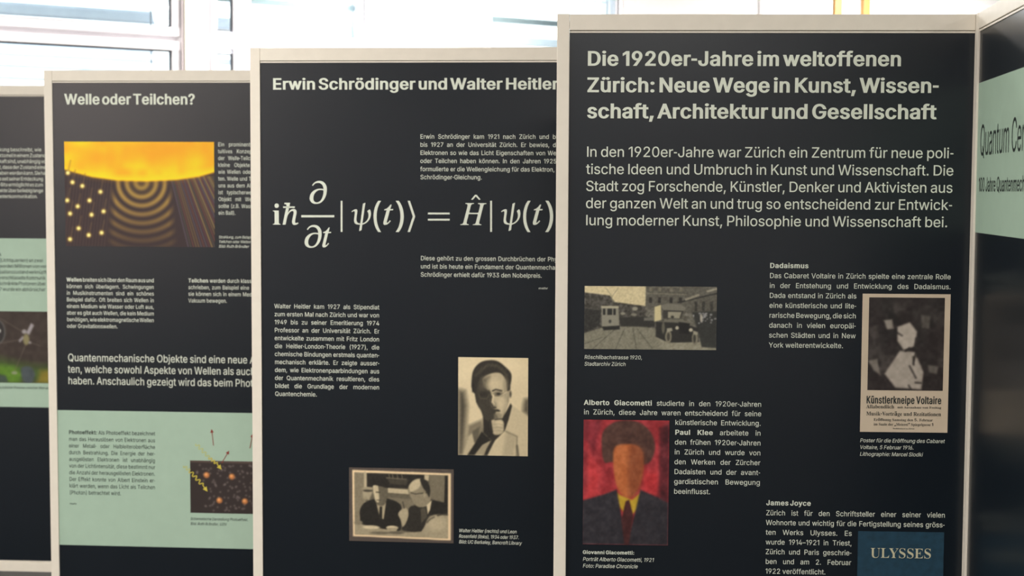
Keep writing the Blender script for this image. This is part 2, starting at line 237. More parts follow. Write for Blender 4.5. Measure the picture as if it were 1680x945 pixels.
# ------------------------------------------------------------------ lettering (outlines stored as text)
GL = {}
for row in r"""sA>U9G97;L>r<=>r>D97=Z97<H<W<1=C;k>S;x>S;X=B:297 :K:k:K;J=A;J=A:k
sB>=9s979s>r;t>r<;>p<Y>j<r>`=->R=>>B=L>/=U=t=[=]=]=E=~=0=X<y=R<i=I<~=?<P=&<?<d<4<d</<t<-=*<'=:;x=I;m=V;_=a;N=j;;=o;$=q:e=o:L=i:5=_9z=Q9g=?9V='9I<f9?<E99;z97 :Z9p;x9p<B9s<^9z<s:-=':==0:P=2:f=1:v=-;,=%;;<v;H<i;T<[;]<J;d<6;h;{;j:Z;j :Z<F;q<F<)<H<:<K<I<Q<W<Y<c<c<l<o<s=#<x=2<y=C<v=X<o=k<b=|<O>/<7>6;s>9:Z>9
sC>s<490;d94;=9>:s9P:T9h:9:,:#:P9l:z9c;N9_<'9c<Z9l=/:#=X:9=|:T>@:s>Y;=>j;d>u<4>y<N>w<f>t=#>m=9>e=N>Z=a>L=r>=>(>+>5=q>@=~>H=D>N=+=g=+=c=<=T=Z=@=q=4={<s>1<d>6<U>:<4>=;p>:;T>2;;>%;$=m:j=V:Z=;:N<u:G<P:D<':G;X:N;4:Z:n:j:R;$:;;;:);U9v;p9o<49l<E9m<d9s<s9x=4:.=@:7=T:O=~:]=g;#>N;#>H:d>@:M>5:8>(:$=s9l=a9]=N9O=:9D=$9<<f95<N91
sD>k;^97:=97:=9p;Z9p<'9s<I9{<g:.=&:@=::W=J:r=U;8=~;[=^<(=~<O=U<r=J=8=;=S='=i<i={<L>.<+>6;`>9::>9::>r;d>r<:>n<d>d=0>S=P><=k=y>&=V>6=.>?<[>C<(>?;P>6:|>&:T=j:0=O9m=.9V<a9E<59: :Z>r:Z979s979s>r
sE=r9s979s>r=C>r=C>9:Z>9:Z<G=2<G=2;h:Z;h:Z9p=F9p=F97
sF=i9s979s>r=@>r=@>9:Z>9:Z<?=)<?=);`:Z;`:Z97
sG?#<690;d94;<9>:r9P:S9h:8:,9|:Q9l:z9b;N9_<'9b<Z9l=/9|=X:8=|:R>@:r>Y;;>j;b>u<2>y<L>w<e>s=#>m=:>c=O>X=b>J=t>:>)>)>6=o>A=Z>I=D>O=,=g=,=Z=J=R=X=I=e=3=z<s>0<d>5<D><<2>=;o>:;T>2;:>%;#=m:j=W:Z=;:N<u:G<P:D<':G;X:N;4:Z:n:j:R;$:<;;:);U9v;q9o<69l<Q9n<k9t=(:$=<:2=M:C=[:X=f:p=l;0=n;M>';J<D;J<D<)>S<)>S;K>P;#>G:Y>8:8>$9u=e9]=H9J='9<<]93
sH>z9s979s>r:Z>r:Z<J=W<J=W>r>>>r>>97=W97=W;k:Z;k:Z97
sI<U9V979V9p:S9p:S>99V>99V>r<6>r<6>9;:>9;:9p<69p<697
sJ=[;<90:l95:G9B:(9X9k9v9]:A9X:n9X;0:?;0:?:n:A:R:I:::W:':h9t;#9l;<9i;T9l;i9t;{:'<.::<6:R<9:n<9>r<y>r<y:n<u:A<g9v<O9X<09B;f95
sK>H:E:n:E;[;1<X;W='=;>r>5>r;j<=;g<= 9s979s>r:Z>r:Z<w:Z97 =C97;?<,;g<^>697
sL=X9s979s>r:Z>r:Z9p=89p=897
sM@59s979s>r:u>r<>;><T:X<k9h<~9h=%:{>Q>r?S>r?S97>m97>m<L>o=l>p>>>v>>>H<k=%97<G97;-<L:M>>:T>>:U=o:W<L:W97
sN?&9s979s>r:e>r=::t=m9n=d9m=`:I=^:z=^>r>D>r>D97=R97;4<t:I>9:T>;:Z<L:Z97
sO?0<490;d94;=9>:s9P:T9h:9:,:#:P9l:z9c;N9_<'9c<Z9l=/:#=X:9=|:T>@:s>Y;=>j;d>u<4>y<^>u=+>j=O>Y=n>@>/=|>E=X>U=/>_<Z>b<'>_;N>U:z>E:P>/:,=n9h=O9P=+9><^94 <49l<Q9n<m9v=,:)=C:;=W:Q=g:m=s;3={;X>#<'={<P=s<u=g=<=W=W=C=n=,>&<m>3<Q>:<4>=;p>:;U>2;;>&;$=n:k=W:Z=;:N<u:G<P:D<':G;X:N;3:Z:m:k:R;$:;;;:);U9v;p9n
sP>29s979s>r;n>r<9>o<Z>h<u>~=3>L=F>9=U>#=_=c=f=H=h=+=f<g=_<L=U<2=F;v=3;b<u;R<Z;F<9;?;n;=:J;=:J;u;l;u<*;w<@;{<R<)<a<3<m<@<v<O<|<_=&<q='=+=&=><|=P<v=a<m=o<a={<R>,<@>3<*>8;k>9:Z>9:Z97
sQ?0;x:|<b:|>I8a=`8a <490;d94;=9>:s9P:T9h:9:,:#:P9l:z9c;N9_<'9c<Z9l=/:#=X:9=|:T>@:s>Y;=>j;d>u<4>y<^>u=+>j=O>Y=n>@>/=|>E=X>U=/>_<Z>b<'>_;N>U:z>E:P>/:,=n9h=O9P=+9><^94 <49l<Q9n<m9v=,:)=C:;=W:Q=g:m=s;3={;X>#<'={<P=s<u=g=<=W=W=C=n=,>&<m>3<Q>:<4>=;p>:;U>2;;>&;$=n:k=W:Z=;:N<u:G<P:D<':G;X:N;3:Z:m:k:R;$:;;;:);U9v;p9n
sR>69s979s>r;o>r<:>o<Z>i<v>^=3>N=G><=U>&=`=g=f=L=h=/=f<l=`<Q=U<8=G<#=3;k<v;~<Z;Q<:;K;o;I:=;I:=<(;m<(<+<)<A<-<S<4<b<=<n<H<w<U=#<e='<v=(=/='=B=#=T<w=d<n=r<b>#<S>-<@>3<+>8:Z>9:Z97 =097;i;h<X;h={97
sS>4;c9.;?90:y96:]9@:C9N:.9_9w9s9j:09a:J9]:f:E:f:I:S:O:C:X:5:e:):s9y;)9r;O9i;y9i<49m<G9s<X9|<f:,<r:9<{:G=':W=):h=':w=#;+<u;6<k;@<Q;P<0;~;;;r:n<&:M<6:3<J9z<b9o=$9k=C9m=_9u=x:(>5:9>I:N>Y:g>g;(>q;F>w;f>y<,>w<J>q<e>g=#>Y=7>I=H>6=U=z=]=b=`=I<z=I<u=a<i=t<W>*<A>6<'>=;d>@;O>>;<>;;*>5:u>-:h>#:^=q:V=d:R=V:P=G:R=6:W=(:`<w:k<m;,<];I<R<P<7<q<)=6;q=C;e=O;X=Z;I=a;7=f;$=g:h=e:M=^:4=Q9w=A9b=,9P<l9B<O97<.90
sT>69W>99W>r=p>r=p>9<*>9<*97;D97;D>9
sU>z<,9/;_91;=99:w9F:[9X:D9n:2:-:$:I9v:i9s;09s>r:Y>r:Y;5:[:x:a:b:j:N:v:<;,:-;>9{;S9r;k9l<,9k<F9l<^9r<t9{=,:-=;:<=H:N=P:b=V:x=X;5=X>r>>>r>>;0>;:i>3:I>&:-=m9n=V9X=:9F<u99<R91
sV>U;O979G>r:1>r;Z:f;{9V;n9V<K;Q=Z>r>D>r<?97
sW@o:x979G>r:/>r;&;G;>:;;H9_;@9_;V:n<[>r=K>r>O:n>f9_>]9_>s:n?v>r@_>r?-97><97=?<l=.=V<y>P=->P<x=Z<g<l;i97
sX>O9I97;~<E;~;o9T>r:E>r;O=8;v<M;k<M<%<r<9=8=E>r>3>r<,;r<,<H>=97=M97<5;(;i;j;w;j;d;G;9:^:897
sY>M;N97;N;S9G>r:8>r;C=';j<;<#;i;c;i<$<N<A='=L>r><>r<5;S<597
sZ>+9a979a9e<[>$=$>Q=+>;<F>99_>99_>r=~>r=~>C;,:^:c:.:>9X:79m:u9p=^9p=^97
sa=T;#9.:f90:P94:;9<:)9F9s9T9g9d9]9v9W:19U:I9W:]9[:o9b;$9l;19w;;:+;D:9;K:Z;V;$;~;z;h<2;n<:;v<=<*<9<F<4<R<-<~<$<d;s<k;f<p;W<s;5<s:r<k:f<e:S<V:K<M:A<;9`<L9j<b9w<t:,=):<=5:O=?:v=K;E=O;b=M<(=F<G=7<U=-<a<y<k<i<s<V<x<?<z<$<z97<>97<>9k<99k<49b<%9P;h9?;J93 ;-9d;C9f;V9j;g9r;u9{<':-<0::<7:I<;:W<=;A<7;=;y;6;$;):c:|:M:p:D:h:>:_:::S:9:F:::::=:/:C:%:J9w:_9k:y9e
sb=w;h9/;S90;@94;/9;:p9L:_9`:S9r:M9r:M979l979l>r:O>r:O<h:S<h:f=):{=;;.=D;?=J;R=N;h=O<,=M<H=E<b=8<x=%=1<i=A<N=L<.=S;f=U;@=S:t=L:Q=A:1=29p<y9Y<b9G<I9:<-91 ;_9f;u9h</9n<@9y<O:-<[:><e:R<l:h<p;&<q;@<p;Z<l;r<e<.<~<B<P<S<A<`</<k;v<q;_<s;I<q;5<k;$<a:p<T:c<C:Z<0:S;t:O;[:N;@:O;%:S:g:Z:P:d:<:p:+;%9x;69n;I9h
sc=[;R9/;192:m9::R9G::9Z:%9q9o:29c:Q9~:s9Y;>9~;d9c<-9o<L:%<g::=$:R=7:m=E;1=M;R=O;v=L<==B<Z=3<s<x=,<]=9<><X</<K<J<B<V<7<`<.<e;u<n;R<s;;<q;&<j:n<_:_<Q:S<?:I<+:C;o:?;W:=;>:?;&:C:h:I:R:S:>:_:-:n9y;&9n;;9h;R9e;k9h;v9k</9s<89y<M:6<Y:R=::C=4:3=$9o<h9W<[9L<>9<<.96;w92
sd=w;F9/;(91:f9::L9G:69Y:#9p9n:19b:Q9[:t9Y;@9[;f9b<.9n<N:#<i:6=%:M=8:f=E;(=M;G=O;]=N;p=J<&=D<?=2<P<y<[<h<`<h<`>r=C>r=C97<b97<b9r<~9r<P9`<>9L<%9;;o94;~90 ;P9f;e9h;y9n<09x<?:+<K:<<T:P<[:g<_;%<a;@<_;[<[;t<U<0<K<C<?<T<0<a;y<k;f<q;P<s;9<q;%<k:n<`:_<S:S<B:I<.:C;r:?;Z:=;@:?;&:C:h:J:R:S:>:_:-:n9y;%9n;99h
se=c;W9/;492:n9::R9G:99Z:%9q9o:29c:Q9~:s9Y;>9[;c9c<+9n<K:$<f:8=#:P=6:k=D;/=M;P=O;e=N<3=E<F==<X=2<h=$<w<m=*<Z=4<C=<<)=A;f=B;,:(;,:(;`<{;`<_;M<];e<Y;{<S<6<I<G<><V<0<c;y<l;f<q;P<s;:<q;'<l:o<b:`<V:T<G:J<7:C<$:>;j:=;5:?:t:C:~:K:G:V:5:d:&:t9t;,9l;A9g;f9f<'9l<=9x<O:/<[:F=<:8=5:%=+9n<x9^<i9Q<W9E<D9;<.94;p90
sf<';g=J;g<p9=<p9==J :.97:.>%:/>9:4>K:=>[:H>h:U>s:d>|:u?(;,?,;>?-;W?,;m?';v?$;f>I;Z>M;F>O;5>M;'>I:w>A:p>6:l>(:k=r:k97
sg=x;R7T;77V:y7Y:c7_:O7g:>7q:/8#9r8=9j8L:B8h:O8X:`8G:w89;,84;R80;o82<.8:<C8F<S8W<]8o<`91<`9{<[9{<O9j<>9W<%9G;o9A;~9=;F9<;(9>:g9E:N9R:79b:$9x9n:79b:U9[:w9Y;B9[;h9b<09n<N:$<i:7=%:M=8:g=E;)=M;G=O;]=N;p=J<&=D<@=3<Q<y<]<h<b<h<b=J=C=J=C9.=A8i=:8N=-87<w8$<c7o<L7c<27[;p7V ;P9r;f9t;y9y<1:(<?:4<K:D<U:V<~:k<`;)<a;D<`;^<~;u<U<1<L<D<@<T<1<a;z<k;f<q;P<s;9<q;&<k:n<a:_<S:S<C:J</:C;t:?;]:=;D:?;*:C:m:J:X:S:E:`:5:n:);&9y;:9t
sh=i:O;f:O979l979l>r:O>r:O<H:C<H:Q<h:a=':u=9;2=E;K=M;f=O<%=N<<=H<P=@<b=3<q=#=$<j=-<S=2<8=4;s=497<Q97<Q;n<N<0<G<G<:<Y<)<g;n<o;U<r;C<q;3<m;$<f:p<]:e<R:[<D:T<3:P;{
si;*9l979l=J:O=J:O97 :1>0:&>19v>59m><9f>D9b>M9`>X9b>c9f>m9m>u9v>{:&?%:1?':<?%:F>{:O>u:V>m:Z>c:[>X:Z>M:V>D:O><:F>5:<>1
sj;*9l=J:O=J:O8s:M8]:I8I:C87:98':-7t9x7j9f7b9R7^9-7~9-8:9I8<9V8A9_8I9f8T9j8c9l8t :0>0:%>19u>59l><9f>D9a>M9`>X9a>c9f>m9l>u9u>{:%?%:0?':<?%:F>{:O>u:U>m:Z>c:[>X:Z>M:U>D:O><:F>5:<>1
sk=L:K:f:K;W:V;W<E=J=7=J;;;J;4;J 9l979l>r:O>r:O97 <O97:q;=;B;h=C97
sl;@:h95:M97:89?:'9K9u9~9n9r9l:19l>r:O>r:O:@:R:$:U9u:_9m:o9k;-9m;89:;%96
sm@#9l979l=J:M=J:M<P:I<P:O<c:W<t:a=):m=5:{=?;/=G;>=M;^=Q;x=N<5=F<H=8<X=%<c<i<j<P<a<P<g<a<o<r<z=&=-=3=;===L=F=]=L=p=P>*=Q>?=P>S=K>f=C>w=8?,=)?8<q?A<~?F<D?H<(?H97>e97>e<'>b<@>Z<S>N<b>=<l>+<r=r<s=a<r=R<o=E<i=:<a=0<W=(<K=#<><x;z<x97<;97<;<-<9<A<2<R<&<`;q<k;_<q;J<s;<<r:{<i:n<a:d<W:[<J:T<;:P<*:O;q:O97
sn=i:O;f:O979l979l=J:M=J:M<H:C<H:Q<h:a=':u=9;2=E;K=M;f=O<%=N<<=H<P=@<b=3<q=#=$<j=-<S=2<8=4;s=497<Q97<Q;n<N<0<G<G<:<Y<)<g;n<o;U<r;C<q;3<m;$<f:p<]:e<R:[<D:T<3:P;{
so=n;R9/;192:m9::R9G::9Z:%9q9o:29c:Q9~:s9Y;>9~;d9c<-9o<L:%<g::=$:R=7:m=E;1=M;R=O;t=M<8=E<T=7<l=$=&<g=6<L=B<-=J;d=L;>=J:s=B:Q=6:2=&9q<l9Z<T9G<89:;t92 ;R9e;j9h<%9n<79y<F:-<S:><~:R<c:h<g;&<h;><g;W<c;o<~<+<S<?<F<Q<7<_<%<j;j<q;R<s;;<q;&<j:n<_:_<Q:S<?:I<+:C;o:?;W:=;>:?;&:C:h:I:R:S:>:_:-:n9y;&9n;;9h
sp=w9l7~9l=J:M=J:M<h:S<h:f=):p=2;.=D;?=J;R=N;h=O<,=M<H=E<b=8<x=%=1<i=A<N=L<.=S;f=U;@=S:t=L:Q=A:1=29p<y9Y<b9G<I9:<-91;h9/;S90;@94;09;:|9C:g9V:S9r:O9r:O7~ ;_9f;u9h</9n<@9y<O:-<[:><e:R<l:h<p;&<q;@<p;Z<l;r<e<.<~<B<P<S<A<`</<k;v<q;_<s;I<q;5<k;$<a:p<T:c<C:Z<0:S;t:O;[:N;@:O;%:S:g:Z:P:d:<:p:+;%9x;69n;I9h
sq=w=C7~<`7~<`9r<[9r<P9`<>9L<%9;;o94;~90;F9/;(91:f9::L9G:69Y:#9p9n:19b:Q9[:t9Y;@9[;f9b<.9n<N:#<i:6=%:M=8:f=E;(=M;G=O;]=N;p=J<&=D<?=2<P<y<~<h<b<h<b=J=C=J ;P9f;e9h;y9n<09x<?:+<K:<<T:P<[:g<_;%<a;@<_;[<[;t<U<0<K<C<?<T<0<a;y<k;f<q;P<s;9<q;%<k:n<`:_<S:S<B:I<.:C;r:?;Z:=;@:?;&:C:h:J:R:S:>:_:-:n9y;%9n;99h
sr<,9l979l=J:M=J:M<j:P<j:Y<|:f=1:u=>;.=H;B=N;X=P;v=O;v<k;r<l;R<o;A<m;1<j:|<d:o<[:d<Q:[<E:T<6:P<':O;p:O97
ss=<;99/:z90:b94:M9:::9C:)9O9u9]9i9m9`:&9[:;:;:H:B:4:L:%:Y9s:j9k;#9f;89d;Q9f;f9l;w9u<&9|<1:2<5:D<3:P</:[<':e;v:m;h:s:r;-:S;7:9;C:%;S9q;f9i;|9f<;9h<P9n<c9x<u:,=*:<=7:P=A:f=I;$=N;>=O;W=N;m=J<'=C<8=:<G=/<T<|<^<m<g<]<m<K<5<></<L<'<Y;v<e;g<n;U<t;><v;)<t:p<o:`<f:R<X:M<P:J<>:K<1:P<&:Y;v:e;n:u;h;h;T<.;K<H;><[;.<i:v<q:`<t:H<r:2<l9x<a9f<S9V<B9I<-9=;o95;U90
st;f;O=J;O<p9=<p9==J 9x>L:[>L:[:?:~:0:_:#:e9t:m9n:y9j;49i;M9m;X99;C94;+93:g96:N9>:99L:*9`9{9w9x::
su=i;992:{94:d99:P9B:>9N:/9^9|9r9s:/9m:J9l:h9l=J:O=J:O:m:Q:R:Y:;:f:(:w9t;29l;K9i;]9j;m9n;|9u<0:$<;:0<D:><K:N<P:a<Q:v<Q=J=4=J=497<S97<S:9<~:9<O9s<>9Z<*9H;m9<;T94
sv=T;&979H=J:1=J;0:a;Q9L;;9L;[:a<Z=J=B=J;e97
sw?R:g979N=J:4=J:w:f;29`;(9`;=:d<%=J<e=J=M:e=a9`=V9`=l:d>U=J?<=J=|97=?97<h;/<><{<L<{<0;d;J97
sx=J9L97;.;];.;.9T=J:A=J:p<[;R;Q;2;Q;a<H<C=J=/=J;T;,;T;Y=597<H97;j:2;0;9;P;9;#:D:897
sy=T9f7`9t8;:;87:N8;:W8@:g8Q:n8^;&969H=J:1=J;0:a;Q9L;;9L;[:a<Z=J=B=J;G8D;48&;(7t:v7k:h7c:Z7^:87Z9x7~
sz=K9a979a9e<'<i<'<l9g<l9g=J<v=J<v<t:[9s:[9o<|9o<|97
sä=T;#9.:f90:P94:;9<:)9F9s9T9g9d9]9v9W:19U:I9W:]9[:o9b;$9l;19w;;:+;D:9;K:Z;V;$;~;z;h<2;n<:;v<=<*<9<F<4<R<-<~<$<d;s<k;f<p;W<s;5<s:r<k:f<e:S<V:K<M:A<;9`<L9j<b9w<t:,=):<=5:O=?:v=K;E=O;b=M<(=F<G=7<U=-<a<y<k<i<s<V<x<?<z<$<z97<>97<>9k<99k<49b<%9P;h9?;J93 ;-9d;C9f;V9j;g9r;u9{<':-<0::<7:I<;:W<=;A<7;=;y;6;$;):c:|:M:p:D:h:>:_:::S:9:F:::::=:/:C:%:J9w:_9k:y9e <.>0<$>1;t>5;l><;e>D;a>M;`>X;a>c;e>l;l>u;t>{<$?%<.?&<9?%<B>{<K>u<Q>l<U>c<V>X<U>M<Q>D<K><<B>5<9>1 :R>0:H>1:>>5:6><:/>D:+>M:*>X:+>c:/>l:6>u:>>{:H?%:R?&:]?%:g>{:o>u:u>l:y>c:{>X:y>M:u>D:o><:g>5:]>1
sö=n;R9/;192:m9::R9G::9Z:%9q9o:29c:Q9~:s9Y;>9~;d9c<-9o<L:%<g::=$:R=7:m=E;1=M;R=O;t=M<8=E<T=7<l=$=&<g=6<L=B<-=J;d=L;>=J:s=B:Q=6:2=&9q<l9Z<T9G<89:;t92 ;R9e;j9h<%9n<79y<F:-<S:><~:R<c:h<g;&<h;><g;W<c;o<~<+<S<?<F<Q<7<_<%<j;j<q;R<s;;<q;&<j:n<_:_<Q:S<?:I<+:C;o:?;W:=;>:?;&:C:h:I:R:S:>:_:-:n9y;&9n;;9h <@>0<6>1<,>5<$><;w>D;s>M;r>X;s>c;w>l<$>u<,>{<6?%<@?&<K?%<T>{<]>u<c>l<g>c<i>X<g>M<c>D<]><<T>5<K>1 :e>0:Z>1:P>5:H><:A>D:=>M:<>X:=>c:A>l:H>u:P>{:Z?%:e?&:o?%:y>{;'>u;.>l;2>c;3>X;2>M;.>D;'><:y>5:o>1
sü=i;992:{94:d99:P9B:>9N:/9^9|9r9s:/9m:J9l:h9l=J:O=J:O:m:Q:R:Y:;:f:(:w9t;29l;K9i;]9j;m9n;|9u<0:$<;:0<D:><K:N<P:a<Q:v<Q=J=4=J=497<S97<S:9<~:9<O9s<>9Z<*9H;m9<;T94 <>>0<3>1<*>5;{><;u>D;q>M;o>X;q>c;u>l;{>u<*>{<3?%<>?&<H?%<R>{<Z>u<a>l<e>c<f>X<e>M<a>D<Z><<R>5<H>1 :b>0:X>1:N>5:E><:?>D:;>M::>X:;>c:?>l:E>u:N>{:X?%:b?&:m?%:v>{;%>u;+>l;/>c;0>X;/>M;+>D;%><:v>5:m>1
sÄ>U9G97;L>r<=>r>D97=Z97<H<W<1=C;k>S;x>S;X=B:297 :K:k:K;J=A;J=A:k <a?W<V?Y<M?~<D?c<=?k<9?u<8@%<9@0<=@:<D@B<M@I<V@L<a@N<k@L<u@I=#@B=*@:=.@0=/@%=.?u=*?k=#?c<u?~<k?Y ;+?W:z?Y:q?~:h?c:b?k:^?u:~@%:^@0:b@::h@B:q@I:z@L;+@N;6@L;?@I;G@B;N@:;R@0;S@%;R?u;N?k;G?c;??~;6?Y
sÖ?0<490;d94;=9>:s9P:T9h:9:,:#:P9l:z9c;N9_<'9c<Z9l=/:#=X:9=|:T>@:s>Y;=>j;d>u<4>y<^>u=+>j=O>Y=n>@>/=|>E=X>U=/>_<Z>b<'>_;N>U:z>E:P>/:,=n9h=O9P=+9><^94 <49l<Q9n<m9v=,:)=C:;=W:Q=g:m=s;3={;X>#<'={<P=s<u=g=<=W=W=C=n=,>&<m>3<Q>:<4>=;p>:;U>2;;>&;$=n:k=W:Z=;:N<u:G<P:D<':G;X:N;3:Z:m:k:R;$:;;;:);U9v;p9n <|?W<q?Y<h?~<_?c<Y?k<U?u<S@%<U@0<Y@:<_@B<h@I<q@L<|@N=-@L=6@I=?@B=E@:=I@0=J@%=I?u=E?k=??c=6?~=-?Y ;F?W;<?Y;2?~;*?c;#?k:y?u:x@%:y@0;#@:;*@B;2@I;<@L;F@N;Q@L;Z@I;c@B;i@:;m@0;o@%;m?u;i?k;c?c;Z?~;Q?Y
sÜ>z<,9/;_91;=99:w9F:[9X:D9n:2:-:$:I9v:i9s;09s>r:Y>r:Y;5:[:x:a:b:j:N:v:<;,:-;>9{;S9r;k9l<,9k<F9l<^9r<t9{=,:-=;:<=H:N=P:b=V:x=X;5=X>r>>>r>>;0>;:i>3:I>&:-=m9n=V9X=:9F<u99<R91 <t?W<i?Y<`?~<W?c<Q?k<M?u<K@%<M@0<Q@:<W@B<`@I<i@L<t@N=$@L=.@I=6@B==@:=A@0=B@%=A?u==?k=6?c=.?~=$?Y ;>?W;3?Y;*?~:{?c:u?k:q?u:o@%:q@0:u@::{@B;*@I;3@L;>@N;I@L;R@I;[@B;a@:;e@0;f@%;e?u;a?k;[?c;R?~;I?Y
sß>.:W=9:W979s979s=99w=h:*>4:@>R:~>g;#>t;H>y;]>w;s>s<->l<A>b<R>T<a>D<l>0<s=s<u=X<r=:<i=#<M<T<H<H<F<9<H<.<L<#<R;t<e;c=9;?=D;4=V:u=]:f=a:U=b:A=`:,=[9r=Q9a=E9R=59F=#9=<h96<P92<690;f94;A9>;'9K;>:';~9q;j9m<29i<H9j<[9o<j9w<w:+=$:<=#:R<y:^<s:h<`:{<&;O;n;f;g;s;c<(;b<9;e<R;q<g<)=$<6=:<9=S<6=i</={<#>/;m>8;~>>;H>@;1>=:y>5:j>(:_=p:Y=X
s0>:;f90;B94:{9>:_9O:F9g:2:*9|:N9p:x9i;M9g<'9i<[9p=09|=Z:2>$:G>B:_>Y:|>k;B>u;f>y</>u<P>k<l>Y=+>B=?>$=O=Z=[=0=b<[=d<'=b;M=[:x=O:N=?:*=+9g<l9O<P9><094 ;f9i<#9k<89s<K:'<[:9<i:Q<s:m<{;3=%;X='<'=%<P<{<u<s=<<i=X<[=o<K>(<8>6<#>>;f>A;N>>;9>6;&>(:p=o:c=X:X=<:P<u:L<P:J<':L;X:P;3:X:m:c:Q:p:9;&:';99s;N9k
s1>::)97:)9n=V9n=V97 <=>r<=97;W97;W>5;T>5:3=5:3=z;I>r
s2>:9w979w9f;m;h<C<C<X<a<`<p<e=$<i=B<h=T<d=d<]=r<S>$<H>.<:>6<+><;t>?;c>A;P>?;?>;;/>4:|>+:q=z:h=l:a=]:]=L:~=99y=99{=V:(=q:3>/:C>E:V>W:l>e;+>p;G>v;d>y<'>v<B>p<[>f<q>W=)>F=8>2=C=v=J=]=L=C=K=1=B<g=:<T=.<A<f;n<4;7:v9s:v9p=T9p=T97
s3>:;]90;?92:|98:b9A:I9M:59]:#9p9p:,9g:E9c:a:J:a:M:P:S:A:[:4:f:):s9y;(9r;99m;^9i;r9j<+9n<<9t<L9|<Y:-<d::<l:I<q:Z<r:n<q;&<l;7<e;G<[;V<M;b<<;m<';t;h;y:z;{:z<T<I>5<I>9:#>9:#>r=C>r=C>B;V<?;V<J;z<K<@<G<]<=<v</=1;w=B;a=N;I=V;0=X:n=U:Q=N:7=A9y=19d<v9R<^9C<B99<$92
s4>:9_:F9_:{;z>r<`>r:J;):J;&=l;&=l:F <C97<C<g=&<g=&97
s5>:;`90;C92;(98:i9B:S9P:@9`:09s:$:/9v:F9s:_:W:_:Z:P:_:C:g:6:q:+;#9{;09s;?9m;O9j;`9i;t9j<,9o<=9w<L:(<Y:6<c:E<k:W<o:j<q;%<o;:<j;N<c;`<X;p<K<$<<</<*<7;q<<;]<>;L<=;;<::u</:];y9z<&:=>r==>r==>9:t>9:c<V:e<V;%<g;5<n;W<v<%<u<;<q<O<j<b<`<s<T=(<F=5<6=A<$=J;j=Q;U=U;>=V;&=S:a=L:C=@:)=/9k<u9W<^9F<C9:<&93
s6>:;e90;G93;+9::k9F:T9V:A9j:1:':&:B9y:_9w;%9x;>:$;W:-;r::<5:M<W<%>r<k>r:t<.:n<.:t<7;(<I;1<P;G<~;S<`;n<c<2<a<L<Z<e<P<z<A=2</=A;s=K;Z=R;>=T:z=R:~=J:?=?:&=/9i<v9U<_9E<E9:<*93 ;e9g;x9i<09n<@9v<N:&<Y:3<c:B<k:T<o:f<p:z<o;5<k;G<c;X<Y;g<N;t<@<$<0<,;x<1;e<2;R<1;A<,;1<%;#;t:q;h:g;Y:`;H:[;6:Z:{:[:g:`:T:g:C:q:3;#:&;19v;A9n;R9i
s7>::>97<l>5<l>99u>99u>r=V>r=V>6;(97
s8>:;e90;D92;&98:e9B:L9P:89a:'9u9u:19m:J9k:d9l:y9q;39x;F:(;W:4;g:B;t:R<%:c<-:v<2:v<4:^<=:J<J::<]:-<s:&=1:#=K:&=d:,=|:7>7:G>J:Y>Z:o>g;->q;H>w;e>y<(>w<C>q<[>g<q>Z=)>J=8>7=D=|=J=d=M=K=J=1=C<s=6<]=&<J<l<=<U<4<U<2<h<-<x<%=.;t=<;g=H;W=R;F=Z;3=^:y=`:d=]:J=V:1=I9u=99a=$9P<f9B<J98<,92 ;e9h;{9i<49m<F9s<U9|<b:,<l:8<t:G<x:V<z:h<x:z<s;0<k;@<a;M<S;X<D;b<2;i;z;m;e;n;Q;m;>;i;,;b:w;X:i;M:_;@:W;0:R:z:P:h:R:V:V:G:^:8:h:,:u9|;*9s;<9m;P9i ;e<K;w<L<-<O<;<U<H<]<S<g<~<s<c='<g=6<h=G<g=W<c=f<]=s<T>%<I>/<<>6<-><;w>@;e>A;S>@;C><;4>6;'>/:v>%:n=s:g=f:c=W:b=G:c=6:g=':n<s:w<g;(<];5<U;D<O;T<L
s9>:;e>y<)>v<F>o<_>c<v>S=/>?=?>'=K=g=R=I=T=*=R<k=M<Q=D<7=6;s=#;R;K97:_97<V;{<~;{<W;q<H;`<?;Y<*;M;x;I;];F;?;H;$;N:f;Y:Q;h:?;z:0<6:%<O9y<j9w=/9y=M:&=j:2>):B>@:U>T:l>c;+>o;G>v ;e>A;R>@;A>;;1>3;#>(:q=v:g=f:`=U:~=C:Z=/:~<t:`<b:g<P:q<A;#<5;1<*;A<#;R;x;e;v;x;x<0;|<@<*<N<4<Z<A<c<P<k<a<o<s<p=-<o=B<k=U<c=f<Z=u<N>(<@>3<0>;;x>@
s.;?:<93:094:&989v9@9n9I9j9T9i9`9j9l9n9w9v:&:&:.:0:2:<:4:H:2:S:.:]:&:d9w:i9l:j9`:i9T:d9I:]9@:S98:H94
s,;?9]7t9{:$:f:$:17t
s:;?:<93:094:&989v9@9n9I9j9T9i9`9j9l9n9w9v:&:&:.:0:2:<:4:H:2:S:.:]:&:d9w:i9l:j9`:i9T:d9I:]9@:S98:H94 :<<8:0<9:&<>9v<E9n<O9j<Y9i<e9j<q9n<|9v=,:&=3:0=7:<=9:H=7:S=3:]=,:d<|:i<q:j<e:i<Y:d<O:]<E:S<>:H<9
s;;?9]7t9{:$:f:$:17t :D<8:9<9:.<>:$<E9w<O9r<Y9q<e9r<q9w<|:$=,:.=3:9=7:D=9:Q=7:[=3:e=,:l<|:q<q:r<e:q<Y:l<O:e<E:[<>:Q<9
